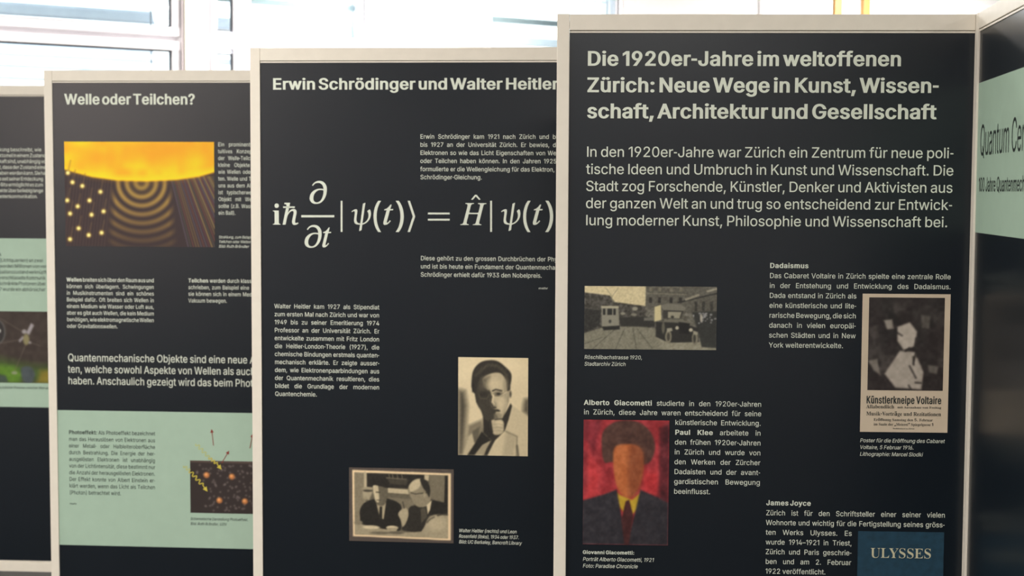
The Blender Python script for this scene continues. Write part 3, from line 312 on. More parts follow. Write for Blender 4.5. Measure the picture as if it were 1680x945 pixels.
s?=5:a:u:b;>:e;V:j;i:q;x:z<+;+<6;b<^;o<j;z<w<(=,<-=<</=O<-=^<*=l<#=x;u>);k>2;_>9;D>B;&>B:f>::Z>3:P>*:G=x:@=k:;=[:9=I9R=I9U=e9]>#9h>99w>L:/>~:D>h:[>q:t>w;5>y;Q>w;k>q<(>g<<>[<M>K<[>8<e>#<k=f<m=M<k=3<e<u<[<`<M<M<<<=;h;v;V;e;K;P;G;C;E:u ;'93:u94:j98:`9@:Y9I:U9T:S9`:U9l:Y9w:`:&:j:-:u:2;':3;3:2;=:-;G:&;N9w;S9l;T9`;S9T;N9I;G9@;=98;394
s!;G9z;#9v>r:a>r:];# :?93:394:(989y9@9q9I9m9T9k9`9m9l9q9w9y:&:(:-:3:2:?:3:K:2:V:-:_:&:g9w:k9l:l9`:k9T:g9I:_9@:V98:K94
s(<::6;R:7;w:;<D:J=;:a>.:n>R;#>s;4?6;o?6;O>G;6=U;$<b:y<=:t;R:u;3;#:P;49i;?9G;M9$;o81;481:s8c:]9;:L9n:@:G:9:y
s)<:9~81:%9%:>9k:N:Q:S:p:W;R:R<=:E=.:/={9m>l9~?6:>?6:N>s:]>R:w=b;0<l;6<D;:;w;;;R;9:y;1:E;$9l:m9::X8b:>81
s->:<z;w<z;?:O;?:O;w
s–=-=-;w=-;?97;?97;w
s„<H9]7t9{:$:g:$:27t ;$7t;C:$<.:$;S7t
s“<U9k<g:E>r:t>r:V<g ;2<g;g>r<;>r;w<g
s';Q:+<g:#>r:e>r:]<g
s/;|;n?0:$8E9E8E;5?0
s ;?
bA>*9.979.9I9;9J9E9O9O9U9W9`9`9n;Q>G;c>F=O:4=b9f=j9Y=u9O>(9J>09I>097;h97;h9I;|9J<19N<<9S<B9[<D9e<@9y<&:a:D:a:*9x:(9g:*9~:/9T:99N:G9J:]9I:]97 :N;$;u;$;4<h
bB>09G979G9H9[9K9k9P9u9W9|9c:&9s:(:/:(=@:%=`9|=k9u=x9j>&9`>)9F>,9F><;_><<E>8<v>,=?=q=T=S=[=.=W<i=J<O=4<;<o<+<H;z<w;n=B;~=~;E=l;(=q:a=p:I=j:3=`9z=S9i=B9Z<x9F<L9;;q97 ;9<%;_<';x<.<0<9<<<K<C<c<F=(<D=D<?=Z<6=k<*=w;r>$;[>';I>%;?=x;:=e;9=V ;a9O;{9R<59Z<D9h<N9|<T:<<V:]<S;%<K;?<>;S<+;`;j;g;9;j;:9j;=9`;A9X;I9S;S9P
bC>I<*9,;X90;19::f9K:F9b:+:$9o:E9^:k9T;;9Q;g9U<:9^<c9o=.:,=O:G=k:h>(;3>9;[>C<,>F<M>D<q>;=H>)=S>(=~>)=c>-=j>3=r>F>*>F>*<]=s<]=b=*=L=K=3=f<q=z<S>,<2>0;a>(;>=h;&=<:r<Y:m;e:r:v;(:>;C9o;i9W<?9O<Z9Q<t9X=59d=N9t=f:.={:G>4:6=q9l=O9P=(9<<X90
bD>e9K979K9H9^9J9l9N9v9U9|9^:&9m:'=E:%=~9{=n9t=y9i>&9Z>*9F>,9F><;a><<Q>6=4=|=d=[>-=.>B<P>I;g>@:o>#:/=M9[<d9@;g97 ;a9O;z9Q<69W<J9a<Z9p<h:(<z:P=*;)=.;h=(<X<s=7<Z=`<6=x;b>&;S>%;H=|;A=v;<=n;:=a;9=P;:9n;<9a;A9Y;H9T;S9P
bE>/9E979E9H9Z9I9j9M9u9U:#9`:'9p:(:+:(=@:'=Y9|=l9u=x9j>&9[>*9G>,9G><=^><=^<i=N<i=F=4=8=Q=#=e<a=s<=={;^>#;K={;B=w;==p;:=S;:;y;`;{;v<)<,<6<9<I<B<b<I=(<Y=(<Y:S<H:S<E:l<A;'<:;8<1;F<';Q;t;X;d;];R;`;:;a;:9z;;9l;>9a;C9Z;L9V;i9S<.9T<J9W<b9^<x9g=19s=B:(=Q:;=^:Q=j:l>#:l=a97
bF=c9F979F9H9[9K9k9Q9u9Y9|9d:&9u:(:1:(=F:&=[9|=k9t=v9i>#9Z>(9E>,9E><=Y><=Y<i=H<i=C=(=<=>=2=P=&=_<q=k<_=s<I=y<.>#;i>$;K=|;B=z;==t;:=k;9=];9;z;~<#;r<*<)<7<6<J<?<c<E=*<W=*<W:S<F:S<@:w<6;8<*;K;r;X;~;`;9;c;9:.;:9y;?9b;G9V;U9O;a9K<*9H<*97
bG>q<59-;a90;69::j9J:I9a:-:#9p:D9`:j9V;:9S;h9V<;9`<d9p=/:-=P:H=l:h>(;3>9;Z>C<*>F<N>D<s>;=J>*=S>)=]>+=e>0=r>F>*>F>*<]=s<]=h<w=~=4=M=J===~=+=l<r=y<^>)<I>.<4>0;c>(;@=h;(==:t<Z:o;g:s;&;$:K;79z;F9g;W9W;j9M<%9F<<9D<S9E<e9J<q9R<y9^=$9l=&:$=&:]=$:o<z;$<r;-<f;3<T;7<<;9<<;I>i;I>i;9>V;7>G;4>>;.>8;$>4:p>3:]>39T=R9><q91
bH?&9F979F9H9[9K9k9O9u9W9|9b:&9r:(:.:(=J:&=]9|=l9u=w9j>$9[>)9G>,9G><;u><;u>,;O>%;D=x;>=n;;=e;9=J;9<$=%<$=%=J=#=e<z=n<t=x<i>%<C>,<C><>p><>p>,>[>)>L>$>B=w>;=m>8=^>6=J>6:.>89s><9c>B9X>L9P>~9K>p9H>p97<C97<C9H<X9K<g9O<r9V<y9`=#9q=%:.=%;`;9;`;9:.;:9r;>9b;E9W;P9O;`9K;u9H;u97
bI<.9D979D9H9Y9L9i9Q9t9W9|9a:'9o:(:(:(=R:'=d:#=r9v=z9k>&9[>*9D>,9D><;w><;w>,;b>*;R>&;G=z;?=r;;=d;:=R;::*;<9l;>9c;E9Y;Q9Q;[9N;y9H;y97
bJ<s:J8P:58Q9|8U9j8[9[8d9M8n9B8{9:9/959>949N959]9:9i9B9t9L9{9W:&9c:(9q:&9|9|:,9u:49k:89`::9S:89D:*9$:+8v:.8p:48l:<8j:F8i:W8k:c8s:h8x:m9*:p9::p=O:k=h:d=u:W>#:L>':,>,:,><<c><<c>,<T>*<>>$<3=v<-=j<*=^<(=><(:6;|9X;k9-;M8h;%8V
bK>s9G979G9H9~9K9l9O9v9W:#9b:'9r:(:.:(=J:'=]:#=l9v=w9k>%9~>)9H>,9H><;u><;u>,;P>%;E=x;>=n;<=e;:=J;:;m<j=D<y=V=(=e=,=q=)=y<|>$<q>(<L>,<L><>[><>[>,>R>,>)>#=W=c=(=8<8<F>D9e>T9U>~9P>o9J>|9H>|97<B97<B9H<[9I<k9L<t9R<w9Y<u9a<e9y;J;Y;:;I;;9r;?9b;F9W;P9O;`9K;u9H;u97
bL=y9F979F9H9[9K9k9O9u9W9|9b:&9r:(:.:(=J:&=^9|=m9u=x9j>%9[>)9G>,9G><<#><<#>,;^>);S>';G=z;?=o;<=f;9=J;9:0;:9o;<9f;B9~;K9V;S9T;m9S<19T<L9X<d9_<x9h=19v=A:-=O:A=~:Z=h:w=z:w=a97
bM@;9E979E9H9Y9K9i9O9t9W9|9b:'9q:(:,:(=M:&=f:$=o9w=y9l>%9U>*9F>,9F><;<><<f:k>6><@*><@*>,?q>)?b>#?X=v?Q=k?L=~?K=I?L9{?P9b?V9V?a9N?j9K@*9H@*97=[97=[9H=i9J>&9P>09W>79c>:9m><:0><=^<I97<797:F=T:F:-:H9p:M9`:U9U:`9N:q9J;,9H;,97
bN>c=b9,:H=-:H:,:I9p:M9a:T9V:^9O:n9K;*9H;*979I979I9H9d9K9m9N9x9U:$9`:'9j:):,:)=S9b=z9[>&9S>)9I>,9I><:y><=V;,=V=H=T=c=Q=m=J=x=@>$<t>,<t><>U><>U>,>@>)>0>%>&=x=z=m=v=]=u=H=u9,
bO?(<.9,;g9.;I94;,9>:k9L:R9]:;9q:(:.9q:G9d:c9Z;&9T;F9S;g9T<-9Z<M9d<j9q=,:(=E:<=~:R=p:l>';->5;K>?;k>E<2>G<S>E<q>?=4>5=O>(=h=q>$=^>8=G>H=.>V<l>_<N>e<.>g;g>e;F>_;&>V:c>H:G>7:.>#9q=g9]=N9L=29><n94<O9. <29C<[9L<{9f=8:7=F:s=J;g=G<N=<=)=+=T<w=g<g=w<V>'<B>.<->0;^>(;==h;&==:s<Z:n;g:r;&:|:J;49z;B9f;R9W;c9L;v9E
bP=q9F979F9H9[9K9k9O9u9W9|9b:&9r:(:.:(=J:&=]9|=l9u=w9j>$9[>)9G>,9G><;Y><<2>;<[>6<y>-=4=|=F=n=U=]=_=I=f=3=h<u=c<Q=U<3=>;s<w;`<M;T;u;Q;9;Q;9:.;:9r;>9b;E9W;P9O;`9K;u9H;u97 ;9;i;j;k<(;s<9<&<D<8<K<R<M<r<K=8<F=R<<=e<4=n<*=u;y=z;k>#;[>$;J=|;@=w;;=m;9=]
bQ?(=I7w<p7|<C80;v8G;W8g;>96:x9D:~9U:B9i:-:'9t:A9f:^9[;#9U;D9S;g9T<-9Z<M9d<j9q=,:(=E:<=~:R=p:l>';->5;K>?;k>E<2>G<S>E<q>?=4>5=O>(=h=q>$=^>8=G>H=.>V<l>_<N>e<.>g;g>b;3>T:]>;:3=t9h=J9L<s97=*8t=>8]=U8M=o8D>28@>@8A>a8H>d85><8(=o7z <29C<~9L<|9f=9:7=G:s=K;g=H<N===)=+=T<w=g<g=w<V>'<B>.<->0;^>(;==h;&==:s<Z:n;g:r;&;#:J;59z;C9f;R9W;d9L;w9E
bR>N9F979F9H9[9K9k9O9u9W9|9b:&9r:(:.:(=J:&=]9|=l9u=w9j>$9[>)9G>,9G><;~><<?>9<r>/=>=y=P=l=^=~=h=J=n=5=p<w=l<X=`<>=K<(=/;p<d;c>,9_>99Q>D9J>U9H>U97<{97;L;W;9;W;:9r;>9b;E9W;P9O;`9K;u9H;u97 ;9;m;n;o<.;x<A<+<N<?<V<Y<Y<y<U=A<L=~<<=o<&=z;c>$;T>#;H=z;A=u;<=m;:=a;9=P
bS=U9b9,9b:{9u:{:(:N:8:*:L9i:e9U;'9J;H9F;_9H;t9O<*9[<69j<=9|<@:6<>:G<7:W<,:e;w:r:~;U:@;j:*<&9u<=9l<W9i<u9k=59p=L9z=b:-=t:=>*:P>6:e>@;#>E;<>G;X>E<U>2<b>7<i>G<|>G<|<h<k<h<d=&<Z=<<N=P<A=a<2=p;{=|;j>+;X>0;E>2;0>0:x>*:i=y:]=l:W=]:U=K:V=;:~=,:f<y:t<n;+<c<@<-<U;z<f;l<t;^=%;O=-;?=2;.=6:b=4:G=-:-<|9q<l9]<Y9L<B9?<'95;d9/;C9-;-9.:p91:29C:(9B9|9>9t9,
bT=v:997:99H:O9J:_9N:k9V:s9a:w9r:y:.:y>&:Q>#:5=s9x=b9f=K9Z=/9T<g9B<g9B><=i><=i<f=Y<f=P=6=?=V=&=n<_=|<0>&<0:.<29q<69`<=9U<I9N<Z9J<q9H<q97
bU>a;{9*;C9/:p9=:O9T:89t:+:D:&:x:&=J:%=]9{=l9t=w9i>$9Z>)9F>,9F><;s><;s>,;X>(;M>%;C=x;<=n;8=Y;8:i;::E;B:';N9j;`9Z;x9P<<9M<f9S=-9c=D:$=S:K=W:|=W=I=V=]=R=l=J=v=?>$=.>)<q>,<q><>O><>O>,>=>(>/=|>&=t=z=j=w=[=u;8=q:S=b9|=K9W=)9><W9/
bV={;W9*9~=[9M=s9E=|98>(9)>,9)><;V><;V>,;4>);)>%:y=v:u=i:v=a;$=I<,:l=+=H=1=_=2=h=.=v=%>%<t>(<T>,<T><>/><>/>,=|>*=q>'=g=z=_=q=V=b;i9*
bW@$;.9,9R=f9F=z9?>&95>*9(>,9(><;8><;8>,:z>(:s>%:l=v:i=i:j=_:q=D;b:v<V=0<G=^<B=l<;=v<4=|<+>';h>,;h><>,><>,>,=v>*=i>'=_=|=Z=t=X=k=^=Q>O;)?8=@??=~?@=e?==t?5>#?,>'>l>,>l><@1><@1>,@%>(?u=|?m=t?`=[>39,={9,<e<^;A9,
bX>L9B979B9H9T9J9d9P9t9Z:)9h;D;S9z=a9f=x9]>&9R>*9E>,9E><;w><;w>,;Z>+;O>(;G>#;C=w;A=n;D=c;L=S<2<J<t=T<z=b<|=m<z=u<u=|<k>'<N>,<N><>?><>?>,>)>*=q>%=b=v=S=i=4=D<B<2=t9d>)9S>59K>E9H>E97;q97;q9H<-9I<:9L<D9Q<I9X<K9`<I9j<D9w<<:,;U;::g:.:_9{:[9o:Y9d:[9Z:a9R:k9M:y9J;19H;197
bY=y:B97:B9H:W9K:g9O:q9W:x9b:|9r;$:.;$;69Z=e9O=t9E=|98>(9*>+9*><;R><;R>+;6>);*>%:{=x:y=o:{=d;'=W;{;e<v===*=[=,=g=*=r=#=z<s>&<e>*<P>+<P><>,><>,>+=q>$=h=w=W=d<5;N<5:.<69r<:9b<A9W<L9O<~9K<q9H<q97
bZ>/9K979K9B<=>#;==|;%=x:j=s:X=k:I=`:;=Q:/=>:$='9t<e9c<e9p><=e><=e>0:v9T;r9T<C9W<h9b=,9t=E:4=X:V=f;'=w;'=f97
ba='<(9-;o9/;a94;V9=;O9J;K9Z;+9B:b93:<9.:'919n979_9B9T9Q9M9b9K9v9M:-9R:=9[:L9g:Y9v:e:?:x:l;0;J;A;H<+;D<9;><C;4<K;'<O:q<Q:U<M:L<I:G<C:E<;:V;v:X;j:V;_:R;U:K;M:A;G:7;C:*;B9w;C9m;G9d;N9];W9Y;b9X;o9Z<%9_<39h<?9u<K:*<U:<<]:P<c:f<f;%<g;P<d;r<~<0<M<A<8<K;w<N;U<N9u<P9_<S9[<Y9Y<a9[<i9a<r9S<[9><B91 :t9Y;%9Z;19`;:9f;J9v;J;,;-;#:p:p:`:_:V:J:S:1:U9y:X9k:_9a:h9[
bb=89b9,9a=f9_=s9~={9V>'9?>,9?><:g><:g<@;%<V;A<c;`<g;w<e<2<_<E<T<V<E<d<3<o;x<x;`=#;F=%;)=#:b<v:D<l:(<]9j<L9U<79D;y97;_9/;C9-;%91:b9>:F9S9l9, ;:9E;G9F;S9K;]9R;e9[;k9h;r:*;w:O;x;#;w;H;r;g;j<$;d<.;~<7;R<<;G<@;;<A;'<<:p</:k<&:g;u:g9|:i9h:n9Y:w9N;*9G
bc<N:y9-:`9/:I96:49B9z9Q9j9d9]9{9S::9L:U9J:s9M;89T;U9_;p9n<-:'<A:=<R:U<^:o<f;2<h;O<f;i<_<#<S<2<D<;<2<>;x<=;l<9;b<3;Z<+;T;{;P;o;O;a;Q;V;W;N;`;I;m;G<B;D<I;><N;6<Q;,<R:r<M:b<@:V<*:O;f:M;>:P:k:X:F:f:):q9v;#9k;09c;?9_;O9];f9a<#9l<8:%<F9s<09Z;s9F;Y98;=90
bd=A:i9-:R9/:>96:+9A9t9Q9f9c9Z9y9Q:89L:S9J:p9L;79R;U9[;p9g<.9v<B:.<R:B<^:X<e:o<g;2<c;L<V;b<A;a=l;]=v;W>#;N>(;3>,;3><<h><<i9s<n9`<s9Z=#9U=09S=09B<d9?<898;b9-;b9^;V9L;G9?;695;$9/ ;.9S;99U;C9Y;M9`;V9j;]9u;b:);b;u;_<%;Y</;Q<7;G<=;=<@;1<B;%<@:u<=:l<7:e<.:_<#:X;d:T;D:S:v:T:P:X:0:_9q:d9g:k9^:s9X;#9T
be<V:w9-:^9/:G96:29A9y9Q9i9d9~9|9R:<9L:Z9J:z9L;>9S;Z9];s9j<09{<C:4<S:J<^:a<e:z<g;D<c;c<V;|<A<5<$<@;[<D;):R;):V:V:`:4:p9u;-9f;J9a;Z9c;i9h;w9q<*:#<7:3<F:&<19b;s9K;Y9:;<90 :Q;C;L;C;L;t;I<.;@<E;5<O;$<R:n<N:a<C:X<0:S;p
bf;Y9F979F9G9U9I9_9M9e9R9i9Z9k:&9k<>9G<>9G<_9k<_9k=09o=Q9z=l:2>):J>9:h>B;1>F;K>D;a>=;s>3<&>%<.=p<0=_</=Q<+=F<%=>;r=5;c=2;X=3;N=7;F=<;>=G;<=V;==_;H>&;D>.;7>0;&>-:v>#:q=e:q=U:q<_;N<_;N<>:q<>:r9f:u9Y:{9Q;*9K;89H;J9G;J97
bg<p:o7_:G7a:&7g9g7q9Q8(9J829F8<9E8F9G8S9N8^9Y8h9h8p9|8w9k9'9_919V9<9P9H9O9U9Q9e9W9t9a:'9p:3:*:?:C:K:&:Y9j:j9Z;$9P;<9M;W9O;k9U<$9_<59l<C9|<P:5<Z:J<a:a<f:z<g;:<f;S<a;l<Y<f<Y<f<5<5<5<B;{<J;e<L;N<K;<<F;*<=:t<1:f<#:Z;m:Q;Z:I;E:E;/:D:k:E:V:A:M:;:E:1:B:$:C9v:H9p:P9l:~9i;S9g;o9d<,9_<>9X<M9O<X9D<_96<c9%<e8l<c8Z<^8I<U8:<I8,<97z;r7k;H7b :z:Y;1:];8:a;A:o;F;&;I;;;J;V;I;q;F<-;A<=;=<E;1<O:z<R:q<Q:c<J:Y<=:S<-:P;q:O;V:P;;:S;&:Y:o:]:g:j:] ;$7w;I7y;e8%;z8/<,8=<08O<-8^;|8h;b8n:>8o:58h:*8Z:'8Q:'8B:.85:<8*:L7|:b7x
bh=L9I979I9G9Z9J9d9Q9h9X9k9b9k9o9k=k9e=|9[>*9J>-9J><:q><:q<4;'<F;8<U;K<_;`<e;v<g<<<c<T<V<e<A<p<#<s;W<s9o<v9X<z9Q=*9J=:9G=:97;M97;M9G;~9I;d9M;j9U;m9`;n9o;n;~;k;z;h<+;^<5;N<8;B<7;6<3;+<+:z;{:q;n:q9b:w9Q;'9J;79G;797
bi;I:B=9:4=;:(=?9x=G9p=R9k=^9i=k9k=y9p>+9x>6:(>>:4>C:B>D:O>C:[>>:f>6:n>+:s=y:t=k:r=^:n=R:e=G:[=?:O=; 9I979I9G9Z9J9d9Q9h9W9k9b9k<49f<F9~<L9K<N9L<_:q<_:r9b:w9Q;'9J;79G;797
bj;U:G=:::=<:.=A:#=I9u=S9p=_9o=m9p=z9u>,:$>7:.>?::>D:G>F:U>D:a>?:k>7:t>,:y=z:z=m:y=_:t=T:k=I:a=A:U=< 9[7_9J7`9,7h8n7x8e8(8_838[8?8Y8K8Z8W8^8a8d8i8m8o8w8s948s9=8p9F8j9N8^9Q8O9O8E9B8*9G7z9V7v9^7w9e7y9o8'9t8:9w8[9v<29s<>9o<E9g<K9~<N9M<O9M<_:|<_:|8|:y8W:n8::~8#:C7l:%7b
bk=69H979H9G9Z9J9d9Q9h9X9k9o9k=k9f=|9]>)9K>,9L><:q><:q;,;f;{;o<,;u<6;w<?;u<E;q<I;`<N;Q<N;Q<_=(<_=(<N<i<J<R<?<<<-;a;T=)9Y=49N=@9H=G9G=G97;V97;V9G;m9K;r9W;p9_;&:p:q:c:q9b:w9Q;'9J;79G;797
bl;J9I979I9G9Z9J9d9Q9h9W9k9o9k=]9i=t9f=|9]>)9K>,9K><:q><:r9b:w9Q;'9J;79G;797
bm?E9I979I9G9Z9J9d9Q9h9X9k9b9k9o9k<39e<E9[<L9J<O9J<_:o<_:o<2;%<E;6<T;H<_;~<e;p<g</<e<D<^<U<S<a<C<i<.<z<C=2<S=E<^=Z<e=q<g>6<c>N<V>_<A>i<#>m;W>m9b>s9Q?#9J?39G?397=H97=H9G=X9J=b9Q=f9Y=i9o=i;~=f;z=c<+=Y<5=H<8==<7=2<3='<,<m;p<n9c<t9Q=#9J=39G=397;J97;J9G;Z9J;d9Q;h9Y;k9o;k;~;h;z;e<+;[<5;J<8;><7;3<3;(<+:x;{:o;n:o9o:q9]:u9R;%9J;49G;497
bn=L9I979I9G9Z9J9d9Q9h9X9k9b9k9o9k<39e<E9[<L9J<O9J<_:q<_:q<4;&<G;8<U;K<_;`<e;v<g<<<c<T<V<e<A<p<#<s;W<s9o<v9X<z9Q=*9J=:9G=:97;M97;M9G;~9I;d9M;j9U;m9`;n9o;n;~;k;z;h<+;^<5;N<8;B<7;6<3;+<+:z;{:q;n:q9b:w9Q;'9J;79G;797
bo<y;,9-:i9/:O96:79B9|9R9k9f9]:#9R:=9L:Y9J:w9L;;9R;X9];r9k</9|<B:7<R:O<^:i<e;+<g;G<e;a<^;x<S<3<C<D<0<S;s<];Y<d;<<f:w<d:X<]:;<S9|<E9e<39Q;x9B;a96;H9/ ;,9B;69D;@9G;H9L;T9^;Z9w;~:.;_:w;];Q;Y;x;S<8;F<J;?<O;6<S;,<T:{<S:q<O:i<J:b<B:]<8:W;x:S;Q:R:w:U:/:W9w:]9^:j9L:r9G:{9D
bp=B9H7`9H7o9V7q9_7v9f8#9j859k8Q9k<.9i<<9e<D9~<L9J<P9J<_:l<_:l<0:y<D;/<T;@<_;T<f;i<h<&<f<;<_<N<S<^<D<l<1<x;t=&;[=+;@=-;#=+:]=&:@<w:%<l9g<]9S<L9C<997<#9/;f9-;S9/;B94;29<;$9H:q9W:q8G:u8.:{8#;*7u;27s;H7p;H7` ;F9S;R9T;~9X;e9^;l9g;r9r;z:1<$:Q<&:w<$;C;z;b;t;{;o<,;h<4;`<:;V<>;J<?;><=;3<8;)<0:y<$:q;n:q9|:x9m;&9b;/9Z;:9U
bq=;;27`;27p;P7u;Y7y;^8&;b80;c9T;K9?;092:k9.:T90:?96:,9A9u9P9f9b9[9w9R:59M:P9K:m9M;39T;R9_;m9m<,:%<A::<R:R<^:k<f;-<h;K<d;h<W<*<B<^<i<i<i<i81<o7z<z7s=17p=17` ;69U;I9Y;S9_;Z9f;`9o;c9z;c;t;a<-;~<<;S<G;F<N;6<P;)<N:x<J:n<D:f<::`<.:X;m:S;J:R:y:S:R:X:2:`9s:f9h:n9`:x9Y;)9V
br<H9I979I9G9Z9J9d9Q9h9W9k9o9k<49i<?9e<F9~<L9K<N9L<_:o<_:o<%:{<9;/<I;><V;N<`;]<e;l<g<#<f<1<a<<<Y<D<N<I<B<J<3<I<'<E;v<?;m<7;g<-;c;{;a;l;c;a;j;J<*;@<-;:<,;5<*;*;{:x;g:t;V:r;C:s9a:v9W:|9P;*9L;H9G;H97
bs<I:t9-:a9/:K94:-9?:&9@9s9;9j9.9[9.9[:F9l:F9t:,:%9p:49^:D9Q:V9H:i9F:y9G;+9K;69R;=9Z;B9e;C9q;B9|;=:,;6:6:y:F:2:k9{:x9m;,9d;<9^;M9~;_9_;z9h<79x<L:3<[:L<e:j<h;)<e;X<Z;b<];i<h;w<h;w;a;g;a;_;w;T</;G<>;9<I;)<O:r<Q:e<P:Z<M:Q<G:I<;:F<,:H;w:P;k:X;d:c;];W;5;h;(;t:t<#:e<(:R<*:<<'9x;w9^;g9I;Q99;890
bt;g:Y9.:@90:-969y9A9o9Q9i9e9g:$9g<@9K<@9K<U:5=@:S=f:^=w:m=w:m<_;S<_;S<@:m<@:n9|:r9j:z9b;+9_;49a;<9e;D9l;Q:(;a9y;S9^;C9I;/9::r91
bu=F:`9-:N9.:?91:297:'9>9x9H9m9]9g9x9e:>9d</9b<;9[<G9Q<M9B<O9B<_:k<_:k:':m9q:t9e;%9];49[;@9~;K9_;U9e;_9n;g9y;g<0;d<<;`<D;Y<J;O<N;@<O;@<_<m<_<n9o<p9e<t9^<{9Y=79U=79D<j9A<>9:;g9-;g9_;[9Q;M9D;=9:;,93:s9.
bv<[:k9-9X<.9M<B9C<K94<N94<_;'<_;'<O:o<N:h<L:b<I:_<D:^<9;<:W;o<&;t<9;s<A;n<G;g<L;N<O;N<_<Z<_<Z<P<O<L<E<G<9<6<-;v;#9-
bw>(:W9-9H<29=<E96<K9,<N9,<_:g<_:g<N:U<J:Q<E:P<8:U<&;*:~;V;n;F<A;A<I;8<N;+<P;+<_<l<_<l<N<b<M<U<H<R<C<Q<6<y:j=M<)=R<<=P<D=K<J=3<P=3<_>2<_>2<P>&<M=x<E=q<:<Y9-<J9-;b;H:i9-
bx<h9<979<9F9O9N9c9~9u9o:X:e9b<09V<@9I<J9;<N9;<_;,<_;,<O:{<O:n<J:j<F:i<A:r<-;:;Q;c<*;k<5;m<@;k<G;f<K;L<O;L<_<`<_<`<Q<M<J<:<<<'<';I;;<R9S<X9L<_9H<h9F<h97:x97:x9G;59J;;9O;<9U;79g:g:O:>9t:59e:29Y:39R:69M:<9I:S9F:S97
by<U9k7_9[7`9M7f9A7n987z928-908=928H958S9<8~9D8c9O8h9[8i9j8g9w8`:%8T:(8E:'8::*81:38.:;81:E89:O8G:Z8Z:b8q:i929U<19F<H9?<M92<N92<_;%<_;%<N:e<J:_<E:^<8;<:T;i;t;p<4;o<E;h<J;^<M;N<N;N<_<U<_<U<N<H<K<><B<2<+;%8y:i8D:^81:S7|:H7q:<7h:07c
bz<N9D979D9E;+<H:G<G:4<A:%<99t<+9j;s9c;[9Q;[9W<_<<<_<<<L:[9P;89R;P9X;b9c;p9r;|:-<-:H<=:H<597
md=o:|90:d91:O96:;9?:)9J9t9X9h9h9_9z9Y:59W:K9[:p9e;79u;W:2;s:M<0:m<D;6<R;Y<[<$<^<A<~<Y<X<m<Q<h<{<]=D<K=`<3=s;r>%;S>);7>&:x=y:b=l:O=Z:?=C:1=J:G=l:a>-;%>?;G>K;m>N<0>L<K>D<c>8<x>'=0=l=>=S=I=7=O<q=Q<O=P<,=K;d=D;B=::|=.:^<y:B<h:(<T9l<>9X<-9K;u9A;a99;M94 ;69J;O9N;g9Y<$9j<8:(<I:F<X:i<c;7<j;d<m<:<X<B<@<G<%<H;l<G;Y<B;G<:;6<0;&<#:q;m:c;[:X;H:O;2:H:u:D:]:B:D:E:,:L9r:X9a:g9U:z9M
mh=a<Y90<H92<998<-9B<#9P;x9`;v9s;y:@<@<*<B<D<A<S<=<^<7<f</<j<$<l;d<f;J<U;0<9:s;q:c;O:Y;/:4979P97:M=n:S>8:Q>C:L>L:B>R:5>V:$>W9y>W:%>s;F>s;,=R:k<<:s<<;0<];G<v;`=/;z=9<;==<U=:<i=1<w<|=&<g=)<L=(<@<`:N<]:+<^9o<`9f<e9`<l9~<t9[=(9~=69a=E9j=Q9W=59A<t95
mp?m;r7v;g7z<*9F;Q9G;19J:q9O:~9V:K9_:?9j:79x:2:.:0:A:3:d:F;x:F<6:C<B:=<J:6<O:,<Q9w<N9e<H9O<<9D<I9n<`:?<p:R<t:d<u:r<t;$<p;,<j;1<`;2<J;/<0:w;4:q:[:t:@;$:);39r;H9e;e9^</9[<{>4=[>H=e>D=P=B<g9~=/9d=N9o=j:#>):5>?:I>P:`>]:y>d;9>g;V>c;s>X<4>E<L>G<S>w<p?'<t?/<q?8<g?D<S?L<9?N<+?O;w?M;[?F;@?<;'?-:h>u:Q>`:<>H:)>-9r=j9c=K9W=+9M<c9F<Q80
mt;>9X9/9L909C949=9;999E989Z9;9l9y<D9J<D9M<R9v<b:A=':e=W:t=W:[<Y;:<Y;4<D:U<D9y:+9s9d9v9Y:%9V:29[:C9k:Y:,:c9{:@9Q9y97
m><,9Y8K;,;c9Y>z:4>z;c;c:48K
m|<L:V7u:V?E;-?E;-7u
m(;L:[8':<8P:#9#9j9S9~:,9U:`9R;;9U;q9~<L9j=%:#=V:<>*:[>U;8>U:v>):^=U:K=#:><J:6;q:4;<:6:b:>:/:K9W:^9&:u8R;88'
m);L9L8'9h8R:&9&:89W:E:/:M:b:P;<:M;q:E<J:8=#:&=U9h>)9K>U:)>U:H>*:a=V:t=%;'<L;/;q;2;;;/:`;':,:t9S:a9#:H8P:)8'
m==O9]<@9]<p=)<p=)<@ 9]:o9];D=);D=):o
mH?#8o978s9D9(9E9=9I9I9P9R9[9X9d9a:&:[=P:a=r:^>&:U>0:K>4:.>8:2>F<7>F<4>8;y>7;j>3;^>,;U={;L=k;'<?;(<2;,</;<<,=4<,=D</=I<3=i=P=o=r=l>&=c>0=Z>4=<>8=@>F?F>F?B>8?+>7>v>3>k>,>b={>[=l>T=W=[:-=T9k=T9d=W9V=`9L=j9I>-9D>*97<$97<(9D<89E<L9I<X9P<a9[<f9d<o:&=<;~=;;g=7;k=&;m;/;m:y;j:u;f:L:-:E9d:H9V:Q9L:h9F:x9D:u97
m^=O9Q;6;+>X;L>X=6;6<[;6;<=s:+;6""".split('\n'):
    f, ch, d = row[0], row[1], row[2:].replace('~', chr(92))
    def num(s): return ((ord(s[0]) - 35) * 90 + ord(s[1]) - 35 - 2000) / 1000
    adv = num(d[:2]); cs = [np.array([(num(c[i:i + 2]), num(c[i + 2:i + 4])) for i in range(0, len(c), 4)]) for c in d[2:].split(' ') if c]
    GL[f, ch] = (adv, cs)
CAP = GL['s', 'H'][1][0][:, 1].max()
def area2(c): return float(np.sum(c[:, 0] * np.roll(c[:, 1], -1) - np.roll(c[:, 0], -1) * c[:, 1]))
H_ = GL['s', 'H'][1][0]; STEM = float(np.sort(np.unique(H_[:, 0]))[1] - H_[:, 0].min())
